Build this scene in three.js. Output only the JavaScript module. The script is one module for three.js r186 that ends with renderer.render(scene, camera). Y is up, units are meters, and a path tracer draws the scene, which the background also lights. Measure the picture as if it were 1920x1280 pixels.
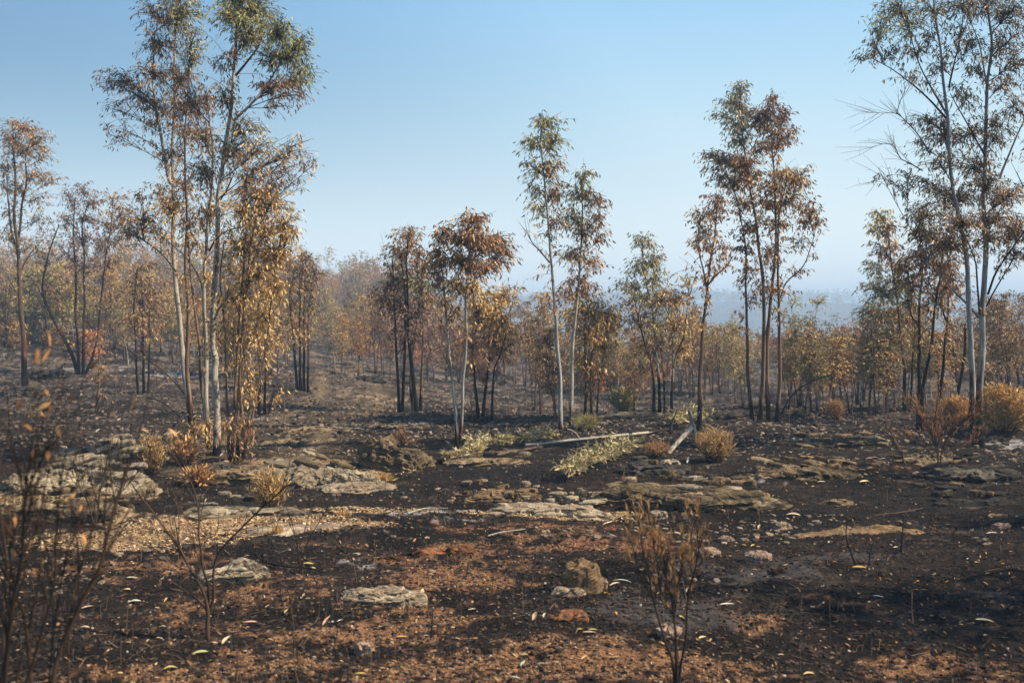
import * as THREE from 'three';
import { mergeGeometries } from 'three/addons/utils/BufferGeometryUtils.js';

// ---------------------------------------------------------------- camera, sky, sun, exposure
const clamp = (x, a = 0, b = 1) => Math.min(b, Math.max(a, x)), lerp = (a, b, t) => a + (b - a) * t;
const S = (x, a, b) => { const t = clamp((x - a) / (b - a)); return t * t * (3 - 2 * t); };
const W = 1024, HH = 682, EYE = 1.9, F = 1867, HORIZON = 600;      // F: focal length in photograph pixels (1920 wide)
const PITCH = Math.atan((640 - HORIZON) / F);
const scene = new THREE.Scene();
const camera = new THREE.PerspectiveCamera(2 * Math.atan(640 / F) * 180 / Math.PI, W / HH, 0.1, 6000);
camera.position.set(0, EYE, 0); camera.rotation.x = -PITCH;
camera.focus = 13; camera.userData.fStop = 2.6;
camera.updateMatrixWorld();
const renderer = new THREE.WebGLRenderer({ antialias: true });
renderer.setSize(W, HH); renderer.toneMapping = THREE.LinearToneMapping; renderer.toneMappingExposure = 2.1;
renderer.shadowMap.enabled = true;
{ // clear smoky summer sky: pale at the horizon, blue above
  const w = 512, h = 256, d = new Float32Array(w * h * 4);
  const stops = [[-1, [.40, .47, .55]], [0, [.6, .6, .55]], [.05, [.54, .57, .54]], [.14, [.36, .45, .48]], [.24, [.23, .36, .455]], [.32, [.155, .3, .45]], [.6, [.08, .19, .38]], [1, [.06, .14, .31]]];
  for (let j = 0; j < h; j++) {
    const y = Math.sin(((j + .5) / h - .5) * Math.PI);
    let k = 0; while (k < stops.length - 2 && y > stops[k + 1][0]) k++;
    const [a, ca] = stops[k], [b, cb] = stops[k + 1]; let t = Math.min(1, Math.max(0, (y - a) / (b - a)));
    for (let i = 0; i < w; i++) {                                    // more haze light towards the sun on the right, deeper blue away from it
      const ro = ((i + .5) / w - .5) * 2 * Math.PI, ch = Math.sqrt(1 - y * y), c0 = (Math.cos(ro) * .72 + Math.sin(ro) * .09) * ch / .994 + y * .684, f = 1 + ((c0 < .15 ? Math.max(.48, Math.exp(1.7 * (c0 - .15))) : 1 + .12 * (c0 - .15)) - 1) * S(y, .0, .26);
      for (let c = 0; c < 4; c++) d[(j * w + i) * 4 + c] = c < 3 ? (ca[c] + (cb[c] - ca[c]) * t) * Math.pow(f, [1.35, 1, .7][c]) : 1;
    }
  }
  const sky = new THREE.DataTexture(d, w, h, THREE.RGBAFormat, THREE.FloatType);
  sky.mapping = THREE.EquirectangularReflectionMapping; sky.magFilter = THREE.LinearFilter; sky.needsUpdate = true;
  scene.background = sky; scene.environment = sky;
}
const sun = new THREE.DirectionalLight(new THREE.Color().setRGB(1, .86, .66), 5);
const SUNV = new THREE.Vector3(.72, .68, .09).normalize();
sun.position.copy(SUNV).multiplyScalar(80).add(new THREE.Vector3(0, 0, -25)); sun.target.position.set(0, 0, -25);
sun.castShadow = true; sun.shadow.mapSize.set(4096, 4096); sun.shadow.radius = 1;
Object.assign(sun.shadow.camera, { left: -50, right: 50, top: 50, bottom: -50, near: 1, far: 200 });
scene.add(sun, sun.target);
scene.fog = new THREE.FogExp2(new THREE.Color().setRGB(.54, .75, 1), 0.002);

// ---------------------------------------------------------------- helpers
const V = (x = 0, y = 0, z = 0) => new THREE.Vector3(x, y, z);
function mulberry(a) { return () => { a |= 0; a = a + 0x6D2B79F5 | 0; let t = Math.imul(a ^ a >>> 15, 1 | a); t = t + Math.imul(t ^ t >>> 7, 61 | t) ^ t; return ((t ^ t >>> 14) >>> 0) / 4294967296; }; }
let rnd = mulberry(7);
const rr = (a, b) => a + (b - a) * rnd(), pick = (a) => a[Math.floor(rnd() * a.length)];
const gauss = () => (rnd() + rnd() + rnd() - 1.5) / 1.5;
const mix3 = (a, b, t) => [lerp(a[0], b[0], t), lerp(a[1], b[1], t), lerp(a[2], b[2], t)];
const PERM = (() => { const r = mulberry(99), p = [...Array(256).keys()]; for (let i = 255; i > 0; i--) { const j = Math.floor(r() * (i + 1)); [p[i], p[j]] = [p[j], p[i]]; } return new Uint8Array([...p, ...p]); })();
const GX = [], GY = []; for (let i = 0; i < 16; i++) { GX.push(Math.cos(i * Math.PI / 8)); GY.push(Math.sin(i * Math.PI / 8)); }
function n2(x, y) {                                               // gradient noise, about -0.7 .. 0.7
  const X = Math.floor(x), Y = Math.floor(y), fx = x - X, fy = y - Y, u = fx * fx * fx * (fx * (fx * 6 - 15) + 10), v = fy * fy * fy * (fy * (fy * 6 - 15) + 10);
  const a = PERM[X & 255], b = PERM[(X + 1) & 255], y0 = Y & 255, y1 = (Y + 1) & 255;
  const g = (p, q, dx, dy) => { const h = PERM[p + q] & 15; return GX[h] * dx + GY[h] * dy; };
  return lerp(lerp(g(a, y0, fx, fy), g(b, y0, fx - 1, fy), u), lerp(g(a, y1, fx, fy - 1), g(b, y1, fx - 1, fy - 1), u), v);
}
function n3(x, y, z) {                                            // value noise -1 .. 1
  const X = Math.floor(x), Y = Math.floor(y), Z = Math.floor(z), f = (t) => t * t * (3 - 2 * t), u = f(x - X), v = f(y - Y), w = f(z - Z);
  const h = (i, j, k) => PERM[PERM[PERM[(X + i) & 255] + ((Y + j) & 255)] + ((Z + k) & 255)] / 127.5 - 1;
  return lerp(lerp(lerp(h(0, 0, 0), h(1, 0, 0), u), lerp(h(0, 1, 0), h(1, 1, 0), u), v), lerp(lerp(h(0, 0, 1), h(1, 0, 1), u), lerp(h(0, 1, 1), h(1, 1, 1), u), v), w);
}
const fbm2 = (x, y, o = 4) => { let s = 0, a = 1, t = 0; for (let i = 0; i < o; i++) { s += a * n2(x, y); t += a; a *= .5; x = x * 2.03 + 17.1; y = y * 2.03 - 9.7; } return s / t * 1.6; };
const fbm3 = (x, y, z, o = 3) => { let s = 0, a = 1, t = 0; for (let i = 0; i < o; i++) { s += a * n3(x, y, z); t += a; a *= .5; x = x * 2.03 + 3.1; y = y * 2.03 - 9.7; z = z * 2.03 + 5.3; } return s / t; };

const used = {};
function numbered(name) { const n = used[name] = (used[name] ?? -1) + 1; return n ? name + '_' + String(n).padStart(3, '0') : name; }
function tag(o, label, category, group, kind) { const u = {}; if (label) u.label = label; if (category) u.category = category; if (group) u.group = group; if (kind) u.kind = kind; o.userData = u; return o; }
function thing(name, label, category, p, group) { const g = new THREE.Group(); g.name = numbered(name); g.position.copy(p); scene.add(g); return tag(g, label, category, group); }
function part(name, geo, m, parent, label) { const o = new THREE.Mesh(geo, m); o.name = name; o.castShadow = o.receiveShadow = true; parent.add(o); if (label) o.userData.label = label; return o; }
function dup(src, label, p, turn, sx, sy, group) {
  const c = src.clone(); c.name = numbered(src.name.replace(/_\d+$/, '')); scene.add(c); c.position.copy(p); c.rotation.y = turn; c.scale.set(sx, sy, sx);
  c.userData = { ...src.userData, label }; if (group) c.userData.group = group; return c;
}

// ---------------------------------------------------------------- the lie of the land
function H0(x, z) {                                               // broad form
  const d = -z; let h = 0;
  h += 2.3 * S(-x, 5, 28) * S(d, 15, 50);                         // slope on the left
  h += .35 * S(-x, 2, 12) * S(d, 40, 75);
  h -= .85 * S(d, 17, 34) * S(x + 7, 0, 9) * (1 - .35 * S(d, 38, 60));      // shallow dip beyond the ledges
  h += .25 * S(x, 4, 14) * S(d, 8, 15);
  const side = S(x + d * .12, -6, 14);
  h -= (3 + 31 * side) * S(d, 58 + 50 * (1 - side), 190 + 110 * (1 - side));           // the valley
  h = lerp(h, 13 + 3 * fbm2(x * .007 + 3, d * .005, 3) + 2 * n2(x * .003, 4.2), S(d, 260, 700));
  h += 7 * fbm2(x * .011, z * .011, 3) * S(d, 110, 300) * (1 - .7 * S(d, 400, 680));
  return h;
}
function H(x, z) {
  const d = Math.hypot(x, z), near = 1 - S(d, 45, 90);
  let h = H0(x, z) + .13 * fbm2(x * .28 + 5, z * .45, 3) + .32 * fbm2(x * .07, z * .1 + 8, 2) * S(d, 14, 30) + .2 * fbm2(x * .35 + 50, z * .6, 3) * S(d, 14, 24) * (1 - S(d, 60, 90));
  if (near > 0) h += near * (.05 * fbm2(x * 1.1, z * 1.7, 3) + .018 * fbm2(x * 4.3, z * 5.3, 2) + (d < 26 ? .008 * n2(x * 17, z * 17) : 0));
  return h;
}
const rayDir = (px, py) => V((px - 960) / F, (640 - py) / F, -1).applyAxisAngle(V(1, 0, 0), -PITCH);
function ground(px, py) {                                         // where the sight line through a photograph pixel meets the ground
  const r = rayDir(px, py); let t = 2, s = .05;
  while (t < 3000) { const x = r.x * t, y = EYE + r.y * t, z = r.z * t; if (y < H(x, z)) break; t += s; s = Math.max(.05, t * .008); }
  let a = t - s, b = t; for (let i = 0; i < 14; i++) { const m = (a + b) / 2; if (EYE + r.y * m < H(r.x * m, r.z * m)) b = m; else a = m; }
  const x = r.x * b, z = r.z * b; return V(x, H(x, z), z);
}
function at(px, py, z) { const r = rayDir(px, py), t = z / r.z; return V(r.x * t, EYE + r.y * t, z); }
function project(p) { const q = p.clone().sub(V(0, EYE, 0)).applyAxisAngle(V(1, 0, 0), PITCH); return [960 + q.x / -q.z * F, 640 - q.y / -q.z * F]; }
const onGround = (x, z) => V(x, H(x, z), z);
function groundNormal(x, z, e = .12) { return V(H(x - e, z) - H(x + e, z), 2 * e, H(x, z - e) - H(x, z + e)).normalize(); }

// ---------------------------------------------------------------- textures and materials
function dataTex(w, h, fn, repeat = 1) {
  const d = new Uint8Array(w * h * 4); const out = fn(w, h);
  for (let i = 0; i < w * h; i++) { const v = clamp(out[i]) * 255; d[i * 4] = d[i * 4 + 1] = d[i * 4 + 2] = v; d[i * 4 + 3] = 255; }
  const t = new THREE.DataTexture(d, w, h, THREE.RGBAFormat); t.wrapS = t.wrapT = THREE.RepeatWrapping; t.magFilter = THREE.LinearFilter; t.minFilter = THREE.LinearMipmapLinearFilter; t.generateMipmaps = true; t.repeat.set(repeat, repeat); t.needsUpdate = true; return t;
}
function pnoise(x, y, per) {                                      // periodic gradient noise
  const X = Math.floor(x), Y = Math.floor(y), fx = x - X, fy = y - Y, u = fx * fx * (3 - 2 * fx), v = fy * fy * (3 - 2 * fy);
  const g = (i, j, dx, dy) => { const h = PERM[PERM[((X + i) % per + per) % per & 255] + (((Y + j) % per + per) % per & 255)] & 15; return GX[h] * dx + GY[h] * dy; };
  return lerp(lerp(g(0, 0, fx, fy), g(1, 0, fx - 1, fy), u), lerp(g(0, 1, fx, fy - 1), g(1, 1, fx - 1, fy - 1), u), v);
}
function strokes(a, w, h, n, len, amp, r) {                        // short fibres lying every way
  for (let k = 0; k < n; k++) {
    let x = r() * w, y = r() * h, th = r() * 6.283; const L = len * (.4 + r()), v = amp * (r() < .55 ? -1 : 1.15) * (.4 + .6 * r());
    for (let s = 0; s < L; s += .7) { const i = ((Math.floor(y) % h + h) % h) * w + (Math.floor(x) % w + w) % w; a[i] = lerp(a[i], .5 + v, .75); x += Math.cos(th) * .7; y += Math.sin(th) * .7; th += (r() - .5) * .12; }
  }
}
const soilTex = (seed) => dataTex(1024, 1024, (w, h) => {
  const r = mulberry(seed), a = new Float32Array(w * h);
  for (let j = 0; j < h; j++) for (let i = 0; i < w; i++) {
    const u = i / w, v = j / h; let s = .5 + .2 * pnoise(u * 24, v * 24, 24) + .22 * pnoise(u * 64 + .3, v * 64, 64) + .22 * pnoise(u * 160, v * 160 + .7, 160);
    a[j * w + i] = s + (r() - .5) * .3;
  }
  strokes(a, w, h, 9000, 16, .34, r);
  for (let k = 0; k < 9000; k++) { const x = Math.floor(r() * w), y = Math.floor(r() * h), v = r() < .5 ? .98 : .08; for (const [p, q] of [[0, 0], [1, 0], [0, 1], [1, 1]]) a[((y + q) % h) * w + (x + p) % w] = v; }
  return a;
});
const grainTex = (seed, fx, fy, extra = .1) => dataTex(512, 512, (w, h) => {      // long grain: schist beds, bark
  const r = mulberry(seed), a = new Float32Array(w * h);
  for (let j = 0; j < h; j++) for (let i = 0; i < w; i++) {
    const u = i / w, v = j / h, wv = v + .02 * pnoise(u * 4, v * 4, 4);
    a[j * w + i] = .52 + .3 * pnoise(u * fx, wv * fy, 256) + .28 * pnoise(u * fx * 3, wv * fy * 2.0, 256) + .2 * pnoise(u * 32, v * 32, 32) + (r() - .5) * extra * 2;
  }
  return a;
});
const TX = { soil: soilTex(11), soilB: soilTex(23), rock: grainTex(5, 4, 40, .14), bark: grainTex(8, 28, 5, .1) };
const mat = (o) => new THREE.MeshPhysicalMaterial({ roughness: .95, metalness: 0, specularIntensity: .12, ...o });
const M = {
  ground: mat({ vertexColors: true, map: TX.soil, bumpMap: TX.soilB, bumpScale: .02, roughness: 1 }),
  rock: mat({ vertexColors: true, map: TX.rock, bumpMap: TX.rock, bumpScale: .02, roughness: .95, flatShading: true }),
  bark: new THREE.MeshPhysicalMaterial({ vertexColors: true, map: TX.bark, bumpMap: TX.bark, bumpScale: .006, roughness: .95, specularIntensity: .2 }),
  twig: mat({ vertexColors: true, roughness: .9 }),
  leaf: new THREE.MeshPhysicalMaterial({ vertexColors: true, side: THREE.DoubleSide, roughness: .6, transmission: .38, thickness: 0, specularIntensity: .5 }),
  dryleaf: mat({ vertexColors: true, side: THREE.DoubleSide, roughness: .75 }),
  bit: mat({ roughness: .95, side: THREE.DoubleSide }),
};
M.soft = M.leaf;

// ---------------------------------------------------------------- mesh writers
class Buf {
  constructor() { this.p = []; this.c = []; this.u = []; this.i = []; }
  v(x, y, z, c, u = 0, w = 0) { this.p.push(x, y, z); this.c.push(c[0], c[1], c[2]); this.u.push(u, w); return this.p.length / 3 - 1; }
  get n() { return this.i.length / 3; }
  geo() {
    const g = new THREE.BufferGeometry();
    g.setAttribute('position', new THREE.Float32BufferAttribute(this.p, 3)); g.setAttribute('color', new THREE.Float32BufferAttribute(this.c, 3)); g.setAttribute('uv', new THREE.Float32BufferAttribute(this.u, 2));
    g.setIndex(this.i); g.computeVertexNormals(); return g;
  }
}
const UP = V(0, 1, 0);
function tube(b, pts, rad, sides, colour, cap = true) {            // pts: Vector3[], rad(t), colour(point, t, angle)
  const N = pts.length; if (N < 2) return; let L = 0, prevN = null;
  const start = b.p.length / 3;
  for (let k = 0; k < N; k++) {
    const T = pts[Math.min(N - 1, k + 1)].clone().sub(pts[Math.max(0, k - 1)]).normalize(), t = k / (N - 1);
    if (k) L += pts[k].distanceTo(pts[k - 1]);
    let n = prevN ? prevN.clone().addScaledVector(T, -prevN.dot(T)) : Math.abs(T.y) > .9 ? V(1, 0, 0).addScaledVector(T, -T.x) : V().crossVectors(T, UP);
    n.normalize(); prevN = n; const m = V().crossVectors(T, n), r = rad(t);
    for (let s = 0; s <= sides; s++) {
      const a = s / sides * Math.PI * 2, ca = Math.cos(a) * r, sa = Math.sin(a) * r, P = pts[k];
      const x = P.x + n.x * ca + m.x * sa, y = P.y + n.y * ca + m.y * sa, z = P.z + n.z * ca + m.z * sa;
      b.v(x, y, z, colour(V(x, y, z), t, a), s / sides * .5, L);
    }
  }
  const q = sides + 1;
  for (let k = 0; k < N - 1; k++) for (let s = 0; s < sides; s++) { const a = start + k * q + s; b.i.push(a, a + q, a + 1, a + 1, a + q, a + q + 1); }
  if (cap) for (const k of [0, N - 1]) { const P = pts[k], c = b.v(P.x, P.y, P.z, colour(P, k ? 1 : 0, 0)); for (let s = 0; s < sides; s++) { const a = start + k * q + s; k ? b.i.push(a, c, a + 1) : b.i.push(a, a + 1, c); } }
}
function curve(pts, step) { const c = new THREE.CatmullRomCurve3(pts, false, 'centripetal'), n = Math.max(2, Math.ceil(c.getLength() / step)); return c.getSpacedPoints(n); }
const _a = V(), _b = V(), _c = V();
function leaf(b, p, dir, len, wid, col, fine, bend) {              // lance-shaped blade from its stalk p along dir
  _a.set(gauss(), gauss() * .35, gauss()); _b.crossVectors(dir, _a).normalize(); if (!_b.lengthSq()) _b.set(1, 0, 0); _c.crossVectors(_b, dir).normalize();
  const P = (t, s) => { const w = s * wid / 2, o = bend * len * t * t; return b.v(p.x + dir.x * len * t + _b.x * w + _c.x * o, p.y + dir.y * len * t + _b.y * w + _c.y * o, p.z + dir.z * len * t + _b.z * w + _c.z * o, col); };
  if (fine) { const a = P(0, 0), c = P(.35, 1), d = P(.35, -1), e = P(.72, .62), f = P(.72, -.62), g = P(1, 0); b.i.push(a, c, d, c, e, f, c, f, d, e, g, f); }
  else { const a = P(0, 0), c = P(.4, 1), d = P(.4, -1), g = P(1, 0); b.i.push(a, c, d, d, c, g); }
}

// ---------------------------------------------------------------- trees
const PAL = {
  gold: [[.35, .215, .07], [.26, .155, .05], [.43, .29, .115], [.17, .095, .038], [.3, .205, .075]],
  goldbrown: [[.26, .145, .05], [.16, .085, .035], [.34, .21, .08], [.09, .05, .028], [.2, .1, .04]],
  rust: [[.28, .135, .055], [.19, .09, .04], [.34, .2, .09], [.13, .07, .035], [.25, .155, .065]],
  brown: [[.14, .075, .035], [.09, .05, .028], [.22, .13, .055], [.17, .1, .045]],
  purple: [[.11, .065, .05], [.15, .09, .06], [.07, .042, .036], [.2, .12, .07]],
  olive: [[.16, .15, .055], [.21, .16, .065], [.11, .095, .04], [.1, .115, .045], [.26, .19, .08]],
  green: [[.13, .16, .05], [.17, .18, .06], [.21, .18, .07], [.1, .12, .045], [.27, .22, .09]],
  tan: [[.4, .27, .12], [.29, .18, .075], [.2, .12, .055], [.13, .085, .045], [.35, .27, .13]],
  yellow: [[.32, .26, .085], [.27, .19, .06], [.2, .17, .055], [.37, .28, .11]],
  grey: [[.16, .15, .1], [.21, .17, .1], [.12, .105, .07], [.24, .2, .11]],
  straw: [[.37, .235, .085], [.29, .175, .06], [.43, .3, .12], [.2, .12, .05], [.1, .065, .035]],
  russet: [[.4, .18, .06], [.32, .15, .05], [.46, .24, .09], [.26, .11, .04]],
  dark: [[.1, .068, .032], [.15, .095, .038], [.075, .055, .034], [.24, .14, .05], [.13, .11, .045]],
  pale: [[.6, .5, .24], [.5, .43, .19], [.68, .58, .34], [.4, .36, .14], [.48, .33, .15]],
};
const leafColour = (pal) => { const c = pick(PAL[pal]), k = (pal === 'dark' ? 1.3 : pal === 'pale' ? .7 : pal === 'green' ? 1.3 : pal === 'rust' || pal === 'russet' ? 1.25 : 1.62) + .7 * rnd(); return [c[0] * k, c[1] * k, c[2] * k]; };
const BARK = {                                                    // two tones and a char line (metres above the foot)
  pale: { a: [.68, .62, .5], b: [.5, .43, .33], peel: [.22, .15, .1], amt: .16, char: .3 },
  grey: { a: [.58, .57, .52], b: [.42, .39, .34], peel: [.19, .13, .09], amt: .22, char: .5 },
  brown: { a: [.2, .13, .09], b: [.13, .085, .06], peel: [.3, .2, .13], amt: .25, char: .4 },
  red: { a: [.3, .18, .115], b: [.19, .11, .07], peel: [.42, .3, .2], amt: .3, char: .25 },
  dark: { a: [.062, .05, .042], b: [.04, .033, .03], peel: [.1, .07, .05], amt: .2, char: 1.2 },
  char: { a: [.022, .02, .019], b: [.016, .015, .015], peel: [.05, .04, .035], amt: .2, char: 9 },
};
const CHAR = [.013, .012, .012];
function barkColour(kind, seed, y0, charAt) {
  const K = BARK[kind], ch = charAt ?? K.char;
  return (p, t, a) => {
    const h = p.y - y0, u = a * .9 + seed;
    let c = mix3(K.a, K.b, clamp(.5 + .75 * fbm2(u * 1.2, p.y * 1.3 + seed, 2)));
    if (n2(u * 1.7 + 9, p.y * 1.1 + seed * 3) > .42 - K.amt) c = mix3(c, K.peel, .75);
    const e = h - ch * (1 + .9 * n2(u * 2.2, seed + p.y * .9)) - .12 * n2(u * 3, p.y * 6);
    if (e < 0) c = CHAR; else if (e < ch * .45 && n2(u * 2.5, p.y * 5 + seed) > -.12) c = [.16, .065, .028];
    return c;
  };
}
// stems: [{pts:[Vector3], r0, r1, bark, char}], clumps: [{c:Vector3, r:Vector3, n, pal}], all local to the root.
function buildTree(root, stems, clumps, o = {}) {
  const { fine = true, sides = 9, leafLen = .078, leafWid = .0185, twigR = .0042, droop = .62, step = .09, twigCol = [.1, .068, .05], per = 4.5 } = o;
  const sampled = stems.map((s) => ({ ...s, q: curve(s.pts, step) }));
  for (const s of sampled) {
    const b = new Buf(), sd = rr(0, 50), y0 = s.pts[0].y + .05, N = s.q.length;
    if (s.wob !== 0) s.q.forEach((p, k) => { const t = k / N; p.x += n2(p.y * 1.1 + sd, 1.3) * .035 * Math.min(1, t * 6); p.z += n2(p.y * 1.1 + sd, 7.3) * .06 * Math.min(1, t * 6); });
    const colour = barkColour(s.bark, sd, s.charFrom ?? y0, s.char);
    tube(b, s.q, (t) => (lerp(s.r0, s.r1, Math.pow(t, .8)) + (s.branch ? 0 : s.r0 * .35 * Math.exp(-t * N * step / .12))) * (1 + .1 * n2(t * N * .5, sd)), s.branch ? 6 : sides, colour);
    part(s.branch ? 'branch' : 'trunk', b.geo(), M.bark, root);
  }
  const tb = new Buf(), lb = new Buf(), plain = () => twigCol;
  const twigTube = (pts, r0, r1) => tube(tb, pts, (t) => lerp(r0, r1, t), 3, plain, false);
  for (const k of clumps) {
    // nearest stem point that lies below the clump
    let best = 1e9, A = null;
    for (const s of sampled) for (const p of s.q) {
      const dh = Math.hypot(p.x - k.c.x, p.z - k.c.z), up = k.c.y - p.y; if (p.y < (o.minAttach ?? -9)) continue;
      const want = .25 * k.r.y + .45 * dh, cost = dh + Math.abs(up - want) * (up < want ? 1.6 : .7); if (cost < best) { best = cost; A = p; }
    }
    const C = k.c, mid = A.clone().lerp(C, .5).add(V(gauss() * .1 * best, Math.abs(gauss()) * .06, gauss() * .1 * best));
    const bl = curve([A.clone(), mid, C.clone()], Math.max(fine ? .09 : .3, best / 6)), br = clamp(.006 + k.n * .00002, .006, .014) * (o.scaleR ?? 1);
    if (!k.nob) twigTube(bl, br, br * .5);
    const nt = Math.max(2, Math.round(k.n / per)), perT = k.n / nt;
    for (let i = 0; i < nt; i++) {
      let q; do { q = V(rr(-1, 1), rr(-1, 1), rr(-1, 1)); } while (q.lengthSq() > 1);
      q.multiplyScalar(Math.pow(q.length(), -.35)); const tip = V(C.x + q.x * k.r.x, C.y + q.y * k.r.y, C.z + q.z * k.r.z);
      const st = bl[Math.min(bl.length - 1, Math.floor((.35 + .65 * rnd()) * bl.length))];
      const m = st.clone().lerp(tip, .55); m.y += .04 + .12 * st.distanceTo(tip) * rnd(); m.x += gauss() * .05; m.z += gauss() * .05;
      const tw = curve([st, m, tip], fine ? .17 : .45); if (rnd() < (o.twigShare ?? 1)) twigTube(tw, twigR, twigR * .5);
      const dirT = tip.clone().sub(m).normalize(), nl = Math.max(1, Math.round(perT * (.6 + .8 * rnd()))), tone = .72 + .5 * rnd();
      for (let j = 0; j < nl; j++) {
        const f = 1 - .75 * rnd(), P = tw[Math.min(tw.length - 1, Math.max(0, Math.round(f * (tw.length - 1))))].clone(); P.x += gauss() * .07; P.y += gauss() * .06; P.z += gauss() * .07;
        const D = V(gauss() + dirT.x * .5, -droop * (.5 + rnd()) + dirT.y * .25, gauss() + dirT.z * .5).normalize(), c = leafColour(k.pal);
        leaf(lb, P, D, leafLen * (.65 + .6 * rnd()), leafWid * (.7 + .6 * rnd()), [c[0] * tone, c[1] * tone, c[2] * tone], fine, gauss() * .35);
      }
    }
  }
  if (o.sprigs) for (const s of sampled) {                            // small leafy shoots straight off the stems
    const n = Math.round(o.sprigs * (s.branch ? .5 : 1) * Math.max(.3, s.q.length * step / 4)), from = s.branch ? .15 : o.sprigFrom ?? .42;
    for (let i = 0; i < n; i++) {
      const p = s.q[Math.floor((from + (1 - from) * rnd()) * (s.q.length - 1))]; let pal = null, bd = 1e9; for (const k of clumps) { const d = k.c.distanceTo(p); if (d < bd) { bd = d; pal = k.pal; } } if (!pal) break;
      const e = V(gauss(), rr(-.1, .9), gauss()).normalize(), ln = rr(.2, .75) * (o.sprigLen ?? 1), tw = curve([p.clone(), p.clone().addScaledVector(e, ln * .6), p.clone().addScaledVector(e, ln).add(V(0, -.12 * ln, 0))], .1); twigTube(tw, twigR, twigR * .4);
      const nl = Math.round(rr(5, 13)), tone = .72 + .5 * rnd();
      for (let j = 0; j < nl; j++) { const P = tw[Math.floor((.35 + .65 * rnd()) * (tw.length - 1))].clone().add(V(gauss() * .05, gauss() * .05, gauss() * .05)), c = leafColour(pal); leaf(lb, P, V(gauss() + e.x * .4, -droop * (.5 + rnd()), gauss() + e.z * .4).normalize(), leafLen * (.65 + .6 * rnd()), leafWid * (.7 + .6 * rnd()), [c[0] * tone, c[1] * tone, c[2] * tone], fine, gauss() * .35); }
    }
  }
  for (const w of o.bare ?? []) {                                    // leafless limbs with fine twigs
    const L = curve(w.pts, .08); twigTube(L, w.r, .0025);
    for (let k = 2; k < L.length; k++) for (let m = 0; m < (w.dens ?? 1); m++) if (rnd() < .8) {
      const d = L[k].clone().sub(L[k - 1]).normalize(), e = V(d.x + gauss() * .7, d.y + gauss() * .8 + .1, d.z + gauss() * .7).normalize(), ln = rr(.12, w.len ?? .5), p1 = L[k].clone().addScaledVector(e, ln * .5).add(V(gauss() * .04, gauss() * .04, 0));
      const tip = p1.clone().addScaledVector(e, ln * .5).add(V(gauss() * .06, gauss() * .06, gauss() * .06)); twigTube([L[k], p1, tip], .0034, .0014);
      if (rnd() < .6) twigTube([p1, p1.clone().add(V(gauss() * .15, rr(-.02, .15), gauss() * .15))], .002, .001);
    }
  }
  if (tb.n) part('branches', tb.geo(), M.twig, root).userData.kind = 'stuff';
  if (lb.n) part('crown', lb.geo(), M.leaf, root);
  return root;
}
// A tree whose stems and leaf masses were measured in the photograph; all stand at the real distance of its foot.
function hero(s) {
  rnd = mulberry(s.seed ?? Math.round(s.base[0] * 7 + s.base[1]));
  const B = s.z ? at(s.base[0], s.base[1], s.z) : ground(...s.base), z0 = B.z, D = -z0, m = D / F;
  const root = thing(s.name ?? 'burnt_eucalyptus', s.label, 'tree', B, s.group);
  const loc = (x, y, dz = 0) => at(x, y, z0 + dz).sub(B);
  const stems = s.stems.map((st, si) => {
    const w = (si * 2.4 + s.base[0]) % 6.28, spread = st.spread ?? .35 + .2 * rnd(), n = st.p.length;
    const pts = st.p.map(([x, y, dz], k) => loc(x, y, dz ?? (st.branch ? (st.dz ?? 0) + .15 * gauss() * k : Math.sin(w) * spread * (k / Math.max(1, n - 1)) + (si ? Math.cos(w * 3) * .05 : 0))));
    if (!st.branch) { const g = onGround(pts[0].x + B.x, pts[0].z + B.z).sub(B); pts[0].y = g.y - .07; }
    return { pts, r0: st.w * m / 2, r1: (st.w1 ?? st.w * .3) * m / 2, bark: st.bark ?? s.bark, char: st.char ?? s.char, branch: st.branch, charFrom: st.branch ? -50 : undefined, wob: st.wob };
  });
  const clumps = s.clumps.map(([x, y, rx, ry, n, pal, dz]) => ({ c: loc(x, y, dz ?? gauss() * .55 * (s.deep ?? 1)), r: V((rx * 1.22 + 3) * m, (ry * 1.25 + 3) * m, (rx * .9 + 16) * m), n: Math.round(n * (s.leaves ?? 1) * 1.5), pal: pal ?? s.pal }));
  const bare = (s.bare ?? []).map((b) => ({ ...b, pts: b.p.map(([x, y]) => loc(x, y, gauss() * .15)), r: b.w * m / 2 }));
  const o = { sprigs: 34, sprigFrom: .4, ...s.o, bare }; if (o.leafLen) { o.leafLen *= .63; o.leafWid *= .6; }
  return buildTree(root, stems, clumps, o);
}

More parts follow.
